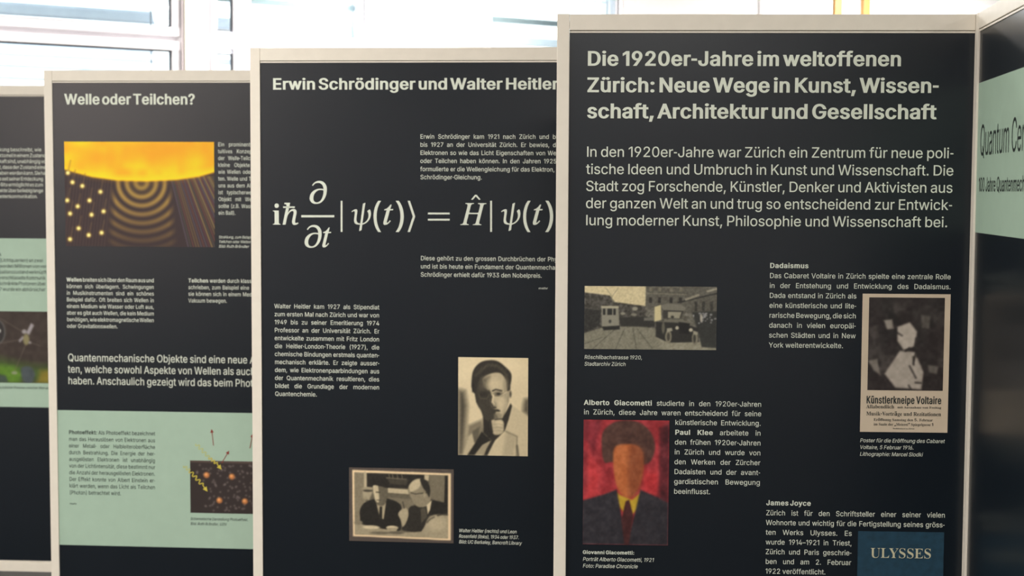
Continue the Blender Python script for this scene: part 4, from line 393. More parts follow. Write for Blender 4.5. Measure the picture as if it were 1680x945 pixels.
ASC = float(max(c[:, 1].max() for c in GL['s', 'b'][1]))
for ch, top in (('I', CAP), ('l', ASC)):      # plain upright strokes
    GL['s', ch] = (STEM + .10, [np.array([(.05, 0), (.05 + STEM, 0), (.05 + STEM, top), (.05, top)])[::-1 if area2(H_) < 0 else 1]])
a, cs = GL['s', '1']; GL['s', '1'] = (a, [c for c in cs if c[:, 1].max() > CAP / 2])      # figure one without a foot
for ch, w_, side in (('-', .66, .035), ('1', 1, .045)):      # tighter hyphen and figure one
    a, cs = GL['s', ch]; lo = min(c[:, 0].min() for c in cs); hi = max(c[:, 0].max() for c in cs)
    GL['s', ch] = ((hi - lo) * w_ + 2 * side, [np.stack([(c[:, 0] - lo) * w_ + side, c[:, 1]], 1) for c in cs])
SPACE = {'b': .66, 'r': .86}
def wind(P, cs):
    n = 0
    for c in cs:
        a = c; b = np.roll(c, -1, 0)
        cr = (b[:, 0] - a[:, 0]) * (P[1] - a[:, 1]) - (P[0] - a[:, 0]) * (b[:, 1] - a[:, 1])
        n += int(np.sum((a[:, 1] <= P[1]) & (b[:, 1] > P[1]) & (cr > 0))) - int(np.sum((a[:, 1] > P[1]) & (b[:, 1] <= P[1]) & (cr < 0)))
    return n
def grow(c, sgn, dx, dy):
    # a positive-area contour (with sgn) grows outwards
    p = np.roll(c, 1, 0); q = np.roll(c, -1, 0)
    e1 = c - p; e2 = q - c
    e1 /= np.maximum(np.linalg.norm(e1, axis=1, keepdims=True), 1e-9); e2 /= np.maximum(np.linalg.norm(e2, axis=1, keepdims=True), 1e-9)
    n1 = np.stack([e1[:, 1], -e1[:, 0]], 1); n2 = np.stack([e2[:, 1], -e2[:, 0]], 1)
    n = n1 + n2; k = np.sum(n * n1, 1, keepdims=True); n = n / np.maximum(k, .5)
    return c + n * sgn * np.array([dx, dy])
TRI = {}
def glyph(f, ch, wx=0., wy=0.):
    key = (f, ch, wx, wy)
    if key in TRI: return TRI[key]
    adv, cs = GL[f, ch]
    if not cs: TRI[key] = (adv, np.zeros((0, 2)), []); return TRI[key]
    if wx or wy:
        big = max(cs, key=lambda c: abs(area2(c))); sg = 1 if area2(big) > 0 else -1
        cs = [grow(c, sg, wx, wy) for c in cs]
        cap = GL['s', 'H'][1][0][:, 1].max()
        cs = [c * np.array([1, cap / (cap + 2 * wy)]) + np.array([wx, wy * .9]) for c in cs]
        adv = adv + 1.75 * wx
    vin = []; edges = []
    for c in cs:
        k = len(vin); vin += [Vector(p) for p in c]; edges += [(k + i, k + (i + 1) % len(c)) for i in range(len(c))]
    vo, eo, fo, *_ = delaunay_2d_cdt(vin, edges, [], 0, 1e-6)
    V = np.array([(v[0], v[1]) for v in vo]); T = []
    for t in fo:
        if wind(V[list(t)].mean(0), cs) != 0: T.append(tuple(t))
    TRI[key] = (adv, V, T); return TRI[key]
ST = {'r': ('s', .003, .002), 'b': ('s', .028, .013), 'l': ('s', -.004, -.003), 'm': ('s', .008, .005), 'h': ('b', 0, 0), 'k': ('s', .034, .012), 't': ('b', -.008, -.002)}

class Ink:
    """collects flat lettering on a sheet, in sheet metres (x right, z up)"""
    def __init__(s): s.v = []; s.f = []; s.n = 0
    def put(s, V, T, x, z, sx, sz, shear=0):
        if not len(V): return
        s.v.append(np.stack([x + (V[:, 0] + shear * V[:, 1]) * sx, np.zeros(len(V)), z + V[:, 1] * sz], 1))
        s.f += [tuple(s.n + i for i in t) for t in T]; s.n += len(V)
    def line(s, runs, x0, z, cap, x1=None, wide=1., shear=0, track=0., just=False):
        """runs: [(style, text)]; '|' marks where x1 applies"""
        sc = cap / CAP; seq = []
        for st, t in runs:
            f, wx, wy = ST[st]
            for ch in t:
                if ch == '|': seq.append(None); continue
                if ch == ' ' and not just: seq.append((f, ch, wx - .0001, wy)); TRI[f, ch, wx - .0001, wy] = (GL['s', ch][0] * SPACE.get(st, .9), np.zeros((0, 2)), []); continue
                if (f, ch) not in GL and f == 'b':
                    seq.append(('s', ch, .024, .01)); continue
                seq.append((f, ch, wx, wy))
        stop = seq.index(None) if None in seq else len(seq)
        seq = [q for q in seq if q]
        head = seq[:stop]
        adv = lambda q: glyph(*q)[0] * sc * wide
        nat = sum(adv(q) for q in head) + track * sc * (len(head) - 1); et0 = track; sp = sum(1 for q in head if q[1] == ' ')
        es = 0.; et = track * sc
        if x1 is not None:
            W = x1 - x0
            if just and sp:
                lim = glyph('s', ' ')[0] * sc * wide; es = max((W - nat) / sp, -.55 * lim); nsp = sp * es
                if W - nat > sp * 2.6 * lim: es = 2.6 * lim; nsp = sp * es
                k_ = (W - nsp) / nat
            else: k_ = W / nat
            wide *= k_; et *= k_
        x = x0
        for q in seq:
            a, V, T = glyph(*q); s.put(V, T, x, z, sc * wide, sc, shear)
            x += a * sc * wide + et + (es if q[1] == ' ' else 0)
        return x
    def fit(s, f, ch, x0, x1, z0, z1, wx=0, wy=0):
        a, V, T = glyph(f, ch, wx, wy); mn = V.min(0); mxx = V.max(0)
        sx = (x1 - x0) / (mxx[0] - mn[0]); sz = (z1 - z0) / (mxx[1] - mn[1])
        s.put((V - mn) * [sx, sz], T, x0, z0, 1, 1)
    def quad(s, pts):
        s.v.append(np.array([(p[0], 0, p[1]) for p in pts])); s.f.append(tuple(range(s.n, s.n + len(pts)))); s.n += len(pts)
    def build(s, name, m, parent, off=.0009):
        V = np.concatenate(s.v); V[:, 1] = -off
        me = bpy.data.meshes.new(name); me.from_pydata(V.tolist(), [], s.f)
        return link(name, me, m, parent)

# ------------------------------------------------------------------ panels
PH, PB = 2.09, .08      # print top and bottom above the floor
class Panel:
    def __init__(s, x, y, yaw, label, width=1.0, group='exhibition panels'):
        s.o = Vector((x, y, 0)); s.d = Vector((math.cos(yaw), math.sin(yaw), 0)); s.n = Vector((math.sin(yaw), -math.cos(yaw), 0)); s.w = width
        e = bpy.data.objects.new('display_panel', None); C.objects.link(e); e.location = s.o; e.rotation_euler = (0, 0, yaw)
        tag(e, label, 'display panel', group); s.e = e; W = width
        s.sheet = link('print_sheet', boxes([(0.0002, W - .0002, 0, .006, PB + .0002, PH - .0002)]), M['print'], e)
        for x0 in (-.031, W): link('stile', boxes([(x0, x0 + .031, -.005, .028, 0.012, PH + .0465)], .0012), M['frame'], e)
        link('top_rail', boxes([(.0003, W - .0003, -.0046, .026, PH + .0065, PH + .046)], .0012), M['frame'], e)
        link('bottom_rail', boxes([(.0003, W - .0003, -.0046, .026, PB - .047, PB - .0065)], .0012), M['frame'], e)
        for za, zb in ((PH + .0003, PH + .0048), (PB - .0048, PB - .0003)):
            link('beading', boxes([(.0003, W - .0003, -.0022, .008, za, zb)]), M['frame'], e)
        link('back_board', boxes([(.0003, W - .0003, .008, .014, PB - .006, PH + .006)]), M['groove'], e)
        for x0 in (-.0155, W + .0155):
            link('foot', boxes([(x0 - .012, x0 + .012, -.003, .024, 0, .0118)], .002), M['steel'], e)
    def at(s, px, py):
        d = ray(px, py); k = (s.o - EYEP).dot(s.n) / d.dot(s.n); p = EYEP + d * k
        return (p - s.o).dot(s.d), p.z
    def sx(s, px, z):       # s at image column px on the level line z
        c = (s.o.x, s.o.y)
        s0, s1 = 0., .5
        def f(q):
            p = s.o + s.d * q + Vector((0, 0, z)) - EYEP; return p.dot(RT) / p.dot(fw) * F_PX + 840 - px
        for _ in range(30):
            f0, f1 = f(s0), f(s1)
            if abs(f1 - f0) < 1e-12: break
            s0, s1 = s1, s1 - f1 * (s1 - s0) / (f1 - f0)
            if abs(s1 - s0) < 1e-7: break
        return s1
    def lines(s, name, rows, cap, m='ink', **kw):
        """rows: (runs or text, px x0, baseline y, px x1 or None); cap in pixels"""
        k = Ink(); wd = kw.get('wide', 1.05); just = name == 'body_text' and len(rows) > 2
        norm = [((kw.get('st', 'r'), runs),) if isinstance(runs, str) else runs for runs, *_ in rows]
        if just:      # the ragged last line gives the natural letter width
            _, x0, y, x1 = rows[-1]; a, z = s.at(x0, y); h = s.at(x0, y - cap)[1] - z
            sc = h / CAP; nat = sum(glyph(*((ST[st][0], ch) + ST[st][1:]))[0] for st, t in norm[-1] for ch in t if ch != '|') * sc
            wd = (s.sx(x1, z) - a) / nat
            if '|' in norm[-1][0][1] or not .8 < wd < 1.2: wd = min(1.12, max(.9, wd))
        for runs, (_, x0, y, x1) in zip(norm, rows):
            a, z = s.at(x0, y); h = s.at(x0, y - cap)[1] - z
            k.line(runs, a, z, h, None if x1 is None else s.sx(x1, z), wd, kw.get('shear', 0), kw.get('track', 0), just and not (runs[0][0] == 'b' and len(runs) == 1))
        return k.build(name, M[m], s.sheet)
    def band(s, name, zt, zb, m='mint', off=.0004, x0=.0006, x1=None, thick=False):
        x1 = s.w - .0006 if x1 is None else x1
        me = bpy.data.meshes.new(name); me.from_pydata([(x0, -off, zb), (x1, -off, zb), (x1, -off, zt), (x0, -off, zt)], [], [(0, 1, 2, 3)])
        return link(name, me, M[m], s.sheet)

def col(ys, n): return [ys[0] + (ys[-1] - ys[0]) * i / (n - 1) for i in range(n)]

# ------------------------------------------------------------------ picture painter (prints on the sheets)
class Pic:
    """colour print painted on a fine grid; drawing coordinates run x0..x1, y0..y1 (y down)"""
    def __init__(s, box, w, h, base):
        s.b = box; s.w, s.h = w, h; x0, y0, x1, y1 = box
        s.X, s.Y = np.meshgrid(np.linspace(x0, x1, w), np.linspace(y0, y1, h))
        s.a = np.ones((h, w, 3)) * np.array(base, float)
    def mix(s, al, c): al = np.clip(al, 0, 1)[..., None]; s.a = s.a * (1 - al) + np.array(c, float) * al
    def smooth(s, pts, n=5):
        P = np.array(pts, float); o = []
        for i in range(len(P)):
            a, b, c, d = P[i - 1], P[i], P[(i + 1) % len(P)], P[(i + 2) % len(P)]
            for t in np.linspace(0, 1, n, endpoint=False):
                o.append(.5 * ((2 * b) + (-a + c) * t + (2 * a - 5 * b + 4 * c - d) * t * t + (-a + 3 * b - 3 * c + d) * t ** 3))
        return np.array(o)
    def poly(s, pts, c, blur=4, sm=False, op=1.):
        P = s.smooth(pts) if sm else np.array(pts, float)
        ins = np.zeros(s.X.shape, bool); D = np.full(s.X.shape, 1e9)
        for i in range(len(P)):
            a, b = P[i - 1], P[i]; e = b - a; L = e @ e + 1e-9
            t = np.clip(((s.X - a[0]) * e[0] + (s.Y - a[1]) * e[1]) / L, 0, 1)
            D = np.minimum(D, (s.X - a[0] - t * e[0]) ** 2 + (s.Y - a[1] - t * e[1]) ** 2)
            if a[1] != b[1]:
                ins ^= ((a[1] > s.Y) != (b[1] > s.Y)) & (s.X < (b[0] - a[0]) * (s.Y - a[1]) / (b[1] - a[1]) + a[0])
        D = np.sqrt(D) * np.where(ins, 1, -1); s.mix((.5 + D / blur) * op if op < 1 else .5 + D / blur, c) if op == 1 else s.mix(np.clip(.5 + D / blur, 0, 1) * op, c)
    def line(s, pts, wd, c, blur=3, op=1.):
        D = np.full(s.X.shape, 1e9); P = np.array(pts, float)
        for a, b in zip(P[:-1], P[1:]):
            e = b - a; t = np.clip(((s.X - a[0]) * e[0] + (s.Y - a[1]) * e[1]) / (e @ e + 1e-9), 0, 1)
            D = np.minimum(D, np.hypot(s.X - a[0] - t * e[0], s.Y - a[1] - t * e[1]))
        s.mix(np.clip(.5 + (wd / 2 - D) / blur, 0, 1) * op, c)
    def ell(s, cx, cy, rx, ry, c, blur=.2, op=1., rot=0):
        ca, sa = math.cos(rot), math.sin(rot); dx, dy = s.X - cx, s.Y - cy
        r = np.hypot((dx * ca + dy * sa) / rx, (-dx * sa + dy * ca) / ry); s.mix(np.clip(.5 + (1 - r) / blur, 0, 1) * op, c)
    def noise(s, sc, amp, seed=1, tint=(1, 1, 1)):
        r = np.random.RandomState(seed); x0, y0, x1, y1 = s.b
        nx, ny = int((x1 - x0) / sc) + 3, int((y1 - y0) / sc) + 3; g_ = r.rand(ny, nx) - .5
        gx = (s.X - x0) / sc; gy = (s.Y - y0) / sc; ix = gx.astype(int); iy = gy.astype(int); fx = gx - ix; fy = gy - iy
        fx = fx * fx * (3 - 2 * fx); fy = fy * fy * (3 - 2 * fy)
        n = (g_[iy, ix] * (1 - fx) + g_[iy, ix + 1] * fx) * (1 - fy) + (g_[iy + 1, ix] * (1 - fx) + g_[iy + 1, ix + 1] * fx) * fy
        s.a = s.a + n[..., None] * amp * np.array(tint)
        return n
    def build(s, name, panel, corners, gain=1., label=None, off=.0008, blur=2):
        """corners: image points TL, TR, BL, BR of the print"""
        for _ in range(blur):
            a_ = np.pad(s.a, ((1, 1), (1, 1), (0, 0)), 'edge'); a_ = (a_[:-2] + 2 * a_[1:-1] + a_[2:]) / 4; s.a = (a_[:, :-2] + 2 * a_[:, 1:-1] + a_[:, 2:]) / 4
        q = [panel.at(*c) for c in corners]; x0 = (q[0][0] + q[2][0]) / 2; x1 = (q[1][0] + q[3][0]) / 2; zt = (q[0][1] + q[1][1]) / 2; zb = (q[2][1] + q[3][1]) / 2
        xs = np.linspace(x0, x1, s.w); zs = np.linspace(zt, zb, s.h); X, Z = np.meshgrid(xs, zs)
        V = np.stack([X, np.full(X.shape, -off), Z], -1).reshape(-1, 3)
        idx = np.arange(s.w * s.h).reshape(s.h, s.w)
        Fq = np.stack([idx[1:, :-1], idx[1:, 1:], idx[:-1, 1:], idx[:-1, :-1]], -1).reshape(-1, 4)
        me = bpy.data.meshes.new(name); me.vertices.add(len(V)); me.vertices.foreach_set('co', V.ravel())
        me.loops.add(Fq.size); me.loops.foreach_set('vertex_index', Fq.ravel().astype(np.int32))
        me.polygons.add(len(Fq)); me.polygons.foreach_set('loop_start', np.arange(0, Fq.size, 4, dtype=np.int32))
        me.update(calc_edges=True)
        c = np.clip(s.a, 0, 255) / 255; c = np.where(c <= .04045, c / 12.92, ((c + .055) / 1.055) ** 2.4) * gain
        ca = me.color_attributes.new('ink', 'FLOAT_COLOR', 'POINT')
        ca.data.foreach_set('color', np.concatenate([np.clip(c, 0, .95).reshape(-1, 3), np.ones((len(V), 1))], 1).ravel().astype(np.float32))
        o = link(name, me, M['picture'], panel.sheet)
        if label: o['label'] = label
        return o

# ================================================================== panel A: the 1920s
A = Panel(.1405, 3.728, -.04056, 'dark text panel headed Die 1920er-Jahre, cream frame, nearest in front')
A.lines('heading', [('Die 1920er-Jahre im weltoffenen', 961.7, 108, 1480), ('Zürich: Neue Wege in Kunst, Wissen-', 961.7, 151.3, 1541), ('schaft, Architektur und Gesellschaft', 961.7, 194, 1536.5)], 24.3, st='b', track=-.024)
A.lines('lead_text', [('In den 1920er-Jahre war Zürich ein Zentrum für neue poli-', 961.5, 257.2, 1565), ('tische Ideen und Umbruch in Kunst und Wissenschaft. Die', 961.2, 285.5, 1564.8),
    ('Stadt zog Forschende, Künstler, Denker und Aktivisten aus', 960.5, 313.4, 1563.4), ('der ganzen Welt an und trug so entscheidend zur Entwick-', 960.3, 341.4, 1562.7), ('lung moderner Kunst, Philosophie und Wissenschaft bei.', 960, 369.4, 1555.2)], 16.9, st='r', track=-.010)
ys = col([456.1, 570], 8)
A.lines('body_text', [([('b', 'Dadaismus')], 1262.5, 439.6, 1326.6)] + [(t, 1262.3 - .2 * i, ys[i], x) for i, (t, x) in enumerate([
    ('Das Cabaret Voltaire in Zürich spielte eine zentrale Rolle', 1560), ('in der Entstehung und Entwicklung des Dadaismus.', 1560), ('Dada entstand in Zürich als', 1405.3), ('eine künstlerische und lite-', 1405),
    ('rarische Bewegung, die sich', 1404.6), ('danach in vielen europäi-', 1404.3), ('schen Städten und in New', 1404), ('York weiterentwickelte.', 1383.5)])], 8.3)
ys = col([664.2, 679.7], 2)
A.lines('body_text', [([('b', 'Alberto Giacometti'), ('r', ' studierte in den 1920er-Jahren')], 957.7, 664.2, 1249.4), ('in Zürich, diese Jahre waren entscheidend für seine', 957.5, 679.7, 1249.2)] +
    [(t, 1107.2 - .3 * i, y, x) for i, (t, y, x) in enumerate(zip(['künstlerische Entwicklung.', [('b', 'Paul Klee'), ('r', ' arbeitete in')], 'den frühen 1920er-Jahren', 'in Zürich und wurde von', 'den Werken der Zürcher', 'Dadaisten und der avant-', 'gardistischen Bewegung', 'beeinflusst.'],
     col([696.9, 809.9], 8), [1248.5, 1248.4, 1248.3, 1248.1, 1247.5, 1247.4, 1247.3, 1165.5]))], 8.3)
A.lines('body_text', [([('b', 'James Joyce')], 1256.6, 828.8, 1330.4)] + [(t, 1256.4 - .2 * i, y, x) for i, (t, y, x) in enumerate(zip(['Zürich ist für den Schriftsteller einer seiner vielen', 'Wohnorte und wichtig für die Fertigstellung seines gröss-',
    [('r', 'ten Werks Ulysses. Es')], 'wurde 1914–1921 in Triest,', 'Zürich und Paris geschrie-', 'ben und am 2. Februar', '1922 veröffentlicht.'], col([845.2, 940.9], 7), [1550.6, 1550, 1397.8, 1397.5, 1397.2, 1396.5, 1354.5]))], 8.4)
A.lines('caption', [('Röschlibachstrasse 1920,', 958.5, 588.7, 1053.5), ('Stadtarchiv Zürich', 958.5, 599.8, 1026.5)], 6.2, shear=.12, st='r')
A.lines('caption', [([('b', 'Giovanni Giacometti:')], 955.7, 908.6, 1040.7)], 6.0)
A.lines('caption', [('Porträt Alberto Giacometti, 1921', 955.7, 920, 1072.3), ('Foto: Paradise Chronicle', 955.7, 931, 1046)], 6.2, shear=.2)
A.lines('caption', [('Poster für die Eröffnung des Cabaret', 1410.3, 725.3, 1549.5), ('Voltaire, 5 Februar 1916.', 1410.1, 736.4, 1498.8), ('Lithographie: Marcel Slodki', 1410, 747.6, 1513.5)], 6.2, shear=.2)
# book cover with its title
x0, zt = A.at(1407.8, 871.3); x1 = A.sx(1549, zt)
A.band('book_cover', zt, zt - .30, 'blue', .0006, x0, x1)['label'] = 'dark blue book cover picture with serif title'
k = Ink(); a_, z_ = A.at(1427.5, 914.6); h_ = A.at(1427.5, 897)[1] - z_; k.line([('t', 'ULYSSES')], a_, z_, h_, A.sx(1528, z_), 1.0); k.build('cover_title', M['cover_ink'], A.sheet, .0011)

# street photograph 1920 (drawn in 115..1438 x 85..722)
p = Pic((115, 85, 1435, 720), 218, 105, (92, 90, 80))
p.poly([(115, 85), (730, 85), (725, 285), (420, 245), (370, 180), (115, 150)], (186, 173, 132), 8)
p.poly([(115, 150), (365, 182), (400, 250), (725, 285), (725, 380), (830, 500), (115, 560)], (66, 64, 58), 10)
p.noise(28, 40, 3); p.noise(14, 30, 4)
p.poly([(115, 85), (730, 85), (725, 280), (420, 243), (370, 178), (115, 150)], (196, 184, 146), 8, op=.95)
p.poly([(725, 85), (1438, 85), (1438, 420), (1120, 330), (820, 330), (725, 300)], (84, 82, 73), 6, op=.75)
for x in (760, 850, 965, 1060): p.poly([(x, 195), (x + 30, 195), (x + 28, 250), (x, 250)], (38, 37, 34), 6); p.poly([(x, 95), (x + 32, 95), (x + 32, 135), (x, 135)], (118, 114, 98), 6, op=.7)
p.line([(735, 155), (1130, 165)], 7, (125, 121, 104), 6); p.line([(1050, 245), (1438, 150)], 14, (36, 36, 34), 8); p.line([(1130, 215), (1250, 170)], 22, (140, 136, 118), 10); p.line([(1340, 130), (1438, 105)], 18, (150, 146, 128), 8)
p.poly([(1180, 240), (1438, 180), (1438, 400), (1180, 360)], (82, 80, 71), 8, op=.8)
for x in (1215, 1290, 1370): p.poly([(x, 235), (x + 28, 228), (x + 26, 330), (x, 330)], (40, 39, 36), 8, op=.8)
p.poly([(115, 560), (300, 500), (620, 480), (830, 510), (1438, 690), (1438, 730), (115, 730)], (118, 116, 100), 10)
p.poly([(830, 560), (1300, 640), (1438, 700), (1438, 730), (900, 730)], (150, 146, 126), 30, op=.5)
for a, b in (((420, 520), (200, 720)), ((520, 510), (430, 720)), ((600, 505), (640, 720)), ((640, 510), (800, 710)), ((300, 600), (115, 670))): p.line([a, b], 7, (78, 76, 66), 7)
p.poly([(115, 310), (280, 330), (270, 480), (115, 560)], (40, 40, 37), 10)
n = p.noise(12, 26, 8)
p.poly([(285, 295), (455, 295), (465, 480), (290, 495)], (128, 126, 112), 6); p.poly([(280, 285), (455, 285), (460, 305), (285, 305)], (165, 160, 135), 6)   # tram
for x in (300, 345, 405): p.poly([(x, 312), (x + (48 if x == 345 else 24), 312), (x + (48 if x == 345 else 24), 375), (x, 375)], (34, 34, 32), 5)
p.ell(372, 440, 14, 18, (60, 60, 55), .4); p.poly([(290, 495), (470, 485), (470, 520), (310, 530)], (30, 30, 28), 10)
p.line([(330, 110), (385, 180), (400, 270)], 4, (110, 104, 84), 4); p.line([(450, 105), (390, 190)], 4, (110, 104, 84), 4)
p.ell(620, 310, 28, 20, (140, 138, 122), .4); p.ell(500, 360, 25, 14, (130, 128, 112), .5); p.ell(610, 370, 30, 14, (120, 118, 104), .5)
p.poly([(470, 400), (700, 390), (820, 400), (820, 490), (480, 490)], (40, 40, 36), 12); p.poly([(710, 400), (830, 395), (830, 430), (710, 430)], (98, 97, 88), 8)
p.poly([(815, 290), (880, 270), (885, 420), (815, 440)], (190, 180, 138), 6)   # lorry
p.poly([(880, 275), (940, 255), (1080, 265), (1130, 300), (1110, 330), (900, 320)], (110, 108, 96), 8)
p.poly([(900, 322), (1110, 328), (1070, 410), (900, 405)], (52, 51, 46), 8); p.poly([(950, 338), (1085, 340), (1065, 405), (950, 400)], (138, 135, 116), 6); p.ell(995, 390, 16, 12, (40, 40, 36), .5)
p.poly([(920, 420), (1080, 410), (1190, 450), (1170, 480), (930, 470)], (100, 98, 86), 8)
p.poly([(830, 440), (1080, 450), (1250, 500), (1260, 640), (960, 650), (830, 590)], (36, 36, 33), 10); p.poly([(1060, 440), (1170, 455), (1160, 560), (1070, 555)], (22, 22, 21), 8)
p.ell(957, 590, 32, 66, (122, 118, 100), .3); p.ell(957, 590, 16, 42, (60, 58, 50), .4); p.ell(1222, 605, 30, 70, (118, 114, 98), .3); p.ell(1218, 605, 14, 44, (56, 55, 48), .4)
p.ell(905, 500, 16, 60, (90, 88, 76), .4); p.ell(1043, 500, 18, 18, (170, 166, 146), .5); p.ell(1180, 520, 20, 18, (175, 170, 150), .5); p.poly([(940, 505), (990, 500), (1000, 530), (940, 545)], (140, 137, 120), 8); p.poly([(1200, 525), (1250, 540), (1250, 570), (1210, 565)], (146, 142, 124), 8)
p.poly([(1190, 340), (1438, 330), (1438, 700), (1290, 690), (1260, 560)], (38, 40, 38), 14, op=.9)
r = np.random.RandomState(2)
for i in range(26): p.ell(1200 + r.rand() * 230, 350 + r.rand() * 110, 6 + 8 * r.rand(), 6 + 6 * r.rand(), (130 + 60 * r.rand(),) * 3, .7, .7)
p.ell(1282, 400, 12, 40, (165, 160, 146), .6); p.noise(9, 10, 11)
p.build('street_photo', A, [(958.9, 469), (1175.9, 470.6), (958.6, 572.4), (1175.2, 574.3)], 1.3, 'grey photograph of a street with a tram and an old lorry', blur=1)

# generic painted portrait stand-in, plain bust on a red ground (70..680 x 38..905)
p = Pic((70, 38, 680, 905), 142, 204, (150, 42, 48))
p.poly([(70, 38), (200, 38), (150, 300), (200, 560), (70, 560)], (120, 34, 44), 40); p.poly([(90, 200), (180, 330), (200, 560), (90, 580)], (178, 52, 56), 50)
p.poly([(610, 90), (680, 60), (680, 620), (590, 580), (610, 420)], (84, 26, 34), 24); p.poly([(500, 380), (600, 400), (610, 560), (500, 560)], (184, 48, 52), 40, op=.8)
p.noise(60, 36, 5, (1, .4, .4)); p.noise(24, 20, 6, (1, .5, .5))
p.poly([(200, 230), (210, 120), (300, 50), (440, 45), (540, 110), (580, 220), (540, 330), (420, 350), (280, 330), (220, 330)], (74, 48, 40), 14, True)
p.poly([(285, 250), (350, 205), (470, 225), (500, 330), (480, 470), (420, 570), (340, 550), (295, 440)], (176, 98, 52), 16, True)
p.poly([(400, 230), (500, 250), (495, 400), (470, 520), (400, 560)], (120, 62, 36), 40, True, .7)
p.poly([(300, 530), (340, 560), (420, 590), (480, 540), (470, 640), (400, 720), (330, 640)], (178, 148, 40), 12)
p.poly([(66, 600), (220, 555), (310, 520), (345, 700), (385, 905), (66, 905)], (40, 38, 44), 14); p.poly([(480, 520), (600, 570), (680, 610), (680, 905), (385, 905), (440, 690)], (38, 36, 42), 14)
p.poly([(375, 600), (400, 590), (430, 700), (400, 905), (370, 905), (345, 740)], (62, 26, 26), 8)
p.noise(36, 18, 9); p.noise(14, 22, 10, (1, .8, .7))
p.build('painting_print', A, [(957.3, 688.6), (1097.8, 689.6), (956.2, 893.2), (1096.2, 894.6)], 1.2, 'small colour print of a dark-suited bust on a red ground')

# poster: cream sheet, plain stand-in artwork of dark facets
p = Pic((35, 38, 515, 780), 40, 60, (196, 182, 160)); p.noise(60, 6, 3)
p.build('poster_paper', A, [(1415.2, 481.7), (1559.6, 482.9), (1410.8, 708.3), (1554.2, 710)], 1.15, 'cream poster sheet', .0006)
p = Pic((80, 57, 485, 560), 124, 152, (40, 34, 33))
r = np.random.RandomState(12)
for i in range(26):
    cx, cy = 80 + 405 * r.rand(), 57 + 503 * r.rand(); a = r.rand() * 6; n_ = 3 + r.randint(2)
    pts = [(cx + (30 + 50 * r.rand()) * math.cos(a + 2 * math.pi * j / n_), cy + (30 + 60 * r.rand()) * math.sin(a + 2 * math.pi * j / n_)) for j in range(n_)]
    v = 18 + 55 * r.rand(); p.poly(pts, (v * 1.08, v, v * .95), 10 + 30 * r.rand(), op=.7)
for pts, v in (([(235, 215), (300, 190), (340, 240), (330, 320), (270, 340), (235, 290)], 175), ([(250, 345), (330, 350), (380, 460), (370, 555), (230, 545), (170, 470)], 165), ([(160, 180), (205, 175), (215, 225), (180, 230)], 140), ([(80, 400), (130, 390), (150, 480), (110, 450)], 120), ([(400, 420), (460, 430), (450, 470), (410, 460)], 95), ([(360, 150), (410, 160), (405, 225), (365, 220)], 85)):
    p.poly(pts, (v, v * .95, v * .88), 12)
for i in range(12):
    x, y = 180 + 190 * r.rand(), 210 + 330 * r.rand(); p.line([(x, y), (x + 60 * r.rand() - 20, y + 70 * r.rand())], 9, (34, 30, 28), 8, .8)
p.noise(16, 22, 4)
p.build('poster_artwork', A, [(1427, 487.5), (1550.8, 489), (1421.8, 639), (1545.8, 642)], 1.15, 'dark poster picture of angular shapes', .001)
def pl(st, t, x0, y, x1, cap, wide=.8):
    k = Ink(); a, z = A.at(x0, y); h = A.at(x0, y - cap)[1] - z; k.line([(st, t)], a, z, h, A.sx(x1, z), wide); k.build('poster_text', M['dark_ink'], A.sheet, .0011)
pl('k', 'Künstlerkneipe Voltaire', 1420.7, 661.8, 1544.2, 12.5, .62)
pl('h', 'Allabendlich', 1421, 669.6, 1467, 6.5, 1); pl('h', 'mit Ausnahme von Freitag', 1472, 669.8, 1544, 4, .9)
pl('h', 'Musik-Vorträge und Rezitationen', 1421, 681.4, 1543.8, 7, 1); pl('h', 'Eröffnung Samstag den 5. Februar', 1433, 690.3, 1530, 4.8, 1)
pl('h', 'im Saale der „Meierei“ Spiegelgasse 1', 1433, 697.8, 1531, 4.8, 1); pl('h', 'Buchdruckerei in Zürich', 1464.5, 704, 1500, 2.5, 1)

# ================================================================== panel B
B = Panel(-.78691, 4.64211, -.07996, 'dark text panel with large white formula, between the particle panel and the 1920er panel')
B.lines('heading', [('Erwin Schrödinger und Walter Heitler', 446, 147.1, 916.5)], 18.8, st='b', track=-.024)
B.lines('body_text', [('Erwin Schrödinger kam 1921 nach Zürich und| blieb', 689.2, 227.5, 901), ('bis 1927 an der Universität Zürich. Er bewies,| dass', 689.2, 240.8, 901.7), ('Elektronen so wie das Licht Eigenschaften von| Wellen', 689.2, 254.1, 895),
    ('oder Teilchen haben können. In den Jahren| 1925', 689.3, 267.4, 887.4), ('formulierte er die Wellengleichung für das Elektron,| die', 689.4, 280.8, 910), ('Schrödinger-Gleichung.', 689.4, 294, 791)], 7.2, st='r')
B.lines('body_text', [('Diese gehört zu den grossen Durchbrüchen der| Physik', 690, 427, 895.3), ('und ist bis heute ein Fundament der| Quantenmechanik', 690, 440.4, 843.2), ('Schrödinger erhielt dafür 1933 den Nobelpreis.', 690, 453.8, 889.3)], 7.2, st='r')
B.lines('body_text', [(t, 450 + .1 * i, y, 622.6 if i < 11 else 520.3) for i, (t, y) in enumerate(zip(['Walter Heitler kam 1927 als Stipendiat', 'zum ersten Mal nach Zürich und war von', '1949 bis zu seiner Emeritierung 1974', 'Professor an der Universität Zürich. Er', 'entwickelte zusammen mit Fritz London',
    'die Heitler-London-Theorie (1927), die', 'chemische Bindungen erstmals quanten-', 'mechanisch erklärte. Er zeigte ausser-', 'dem, wie Elektronenpaarbindungen aus', 'der Quantenmechanik resultieren, dies', 'bildet die Grundlage der modernen', 'Quantenchemie.'], col([505.7, 649.4], 12)))], 7.2, st='r')
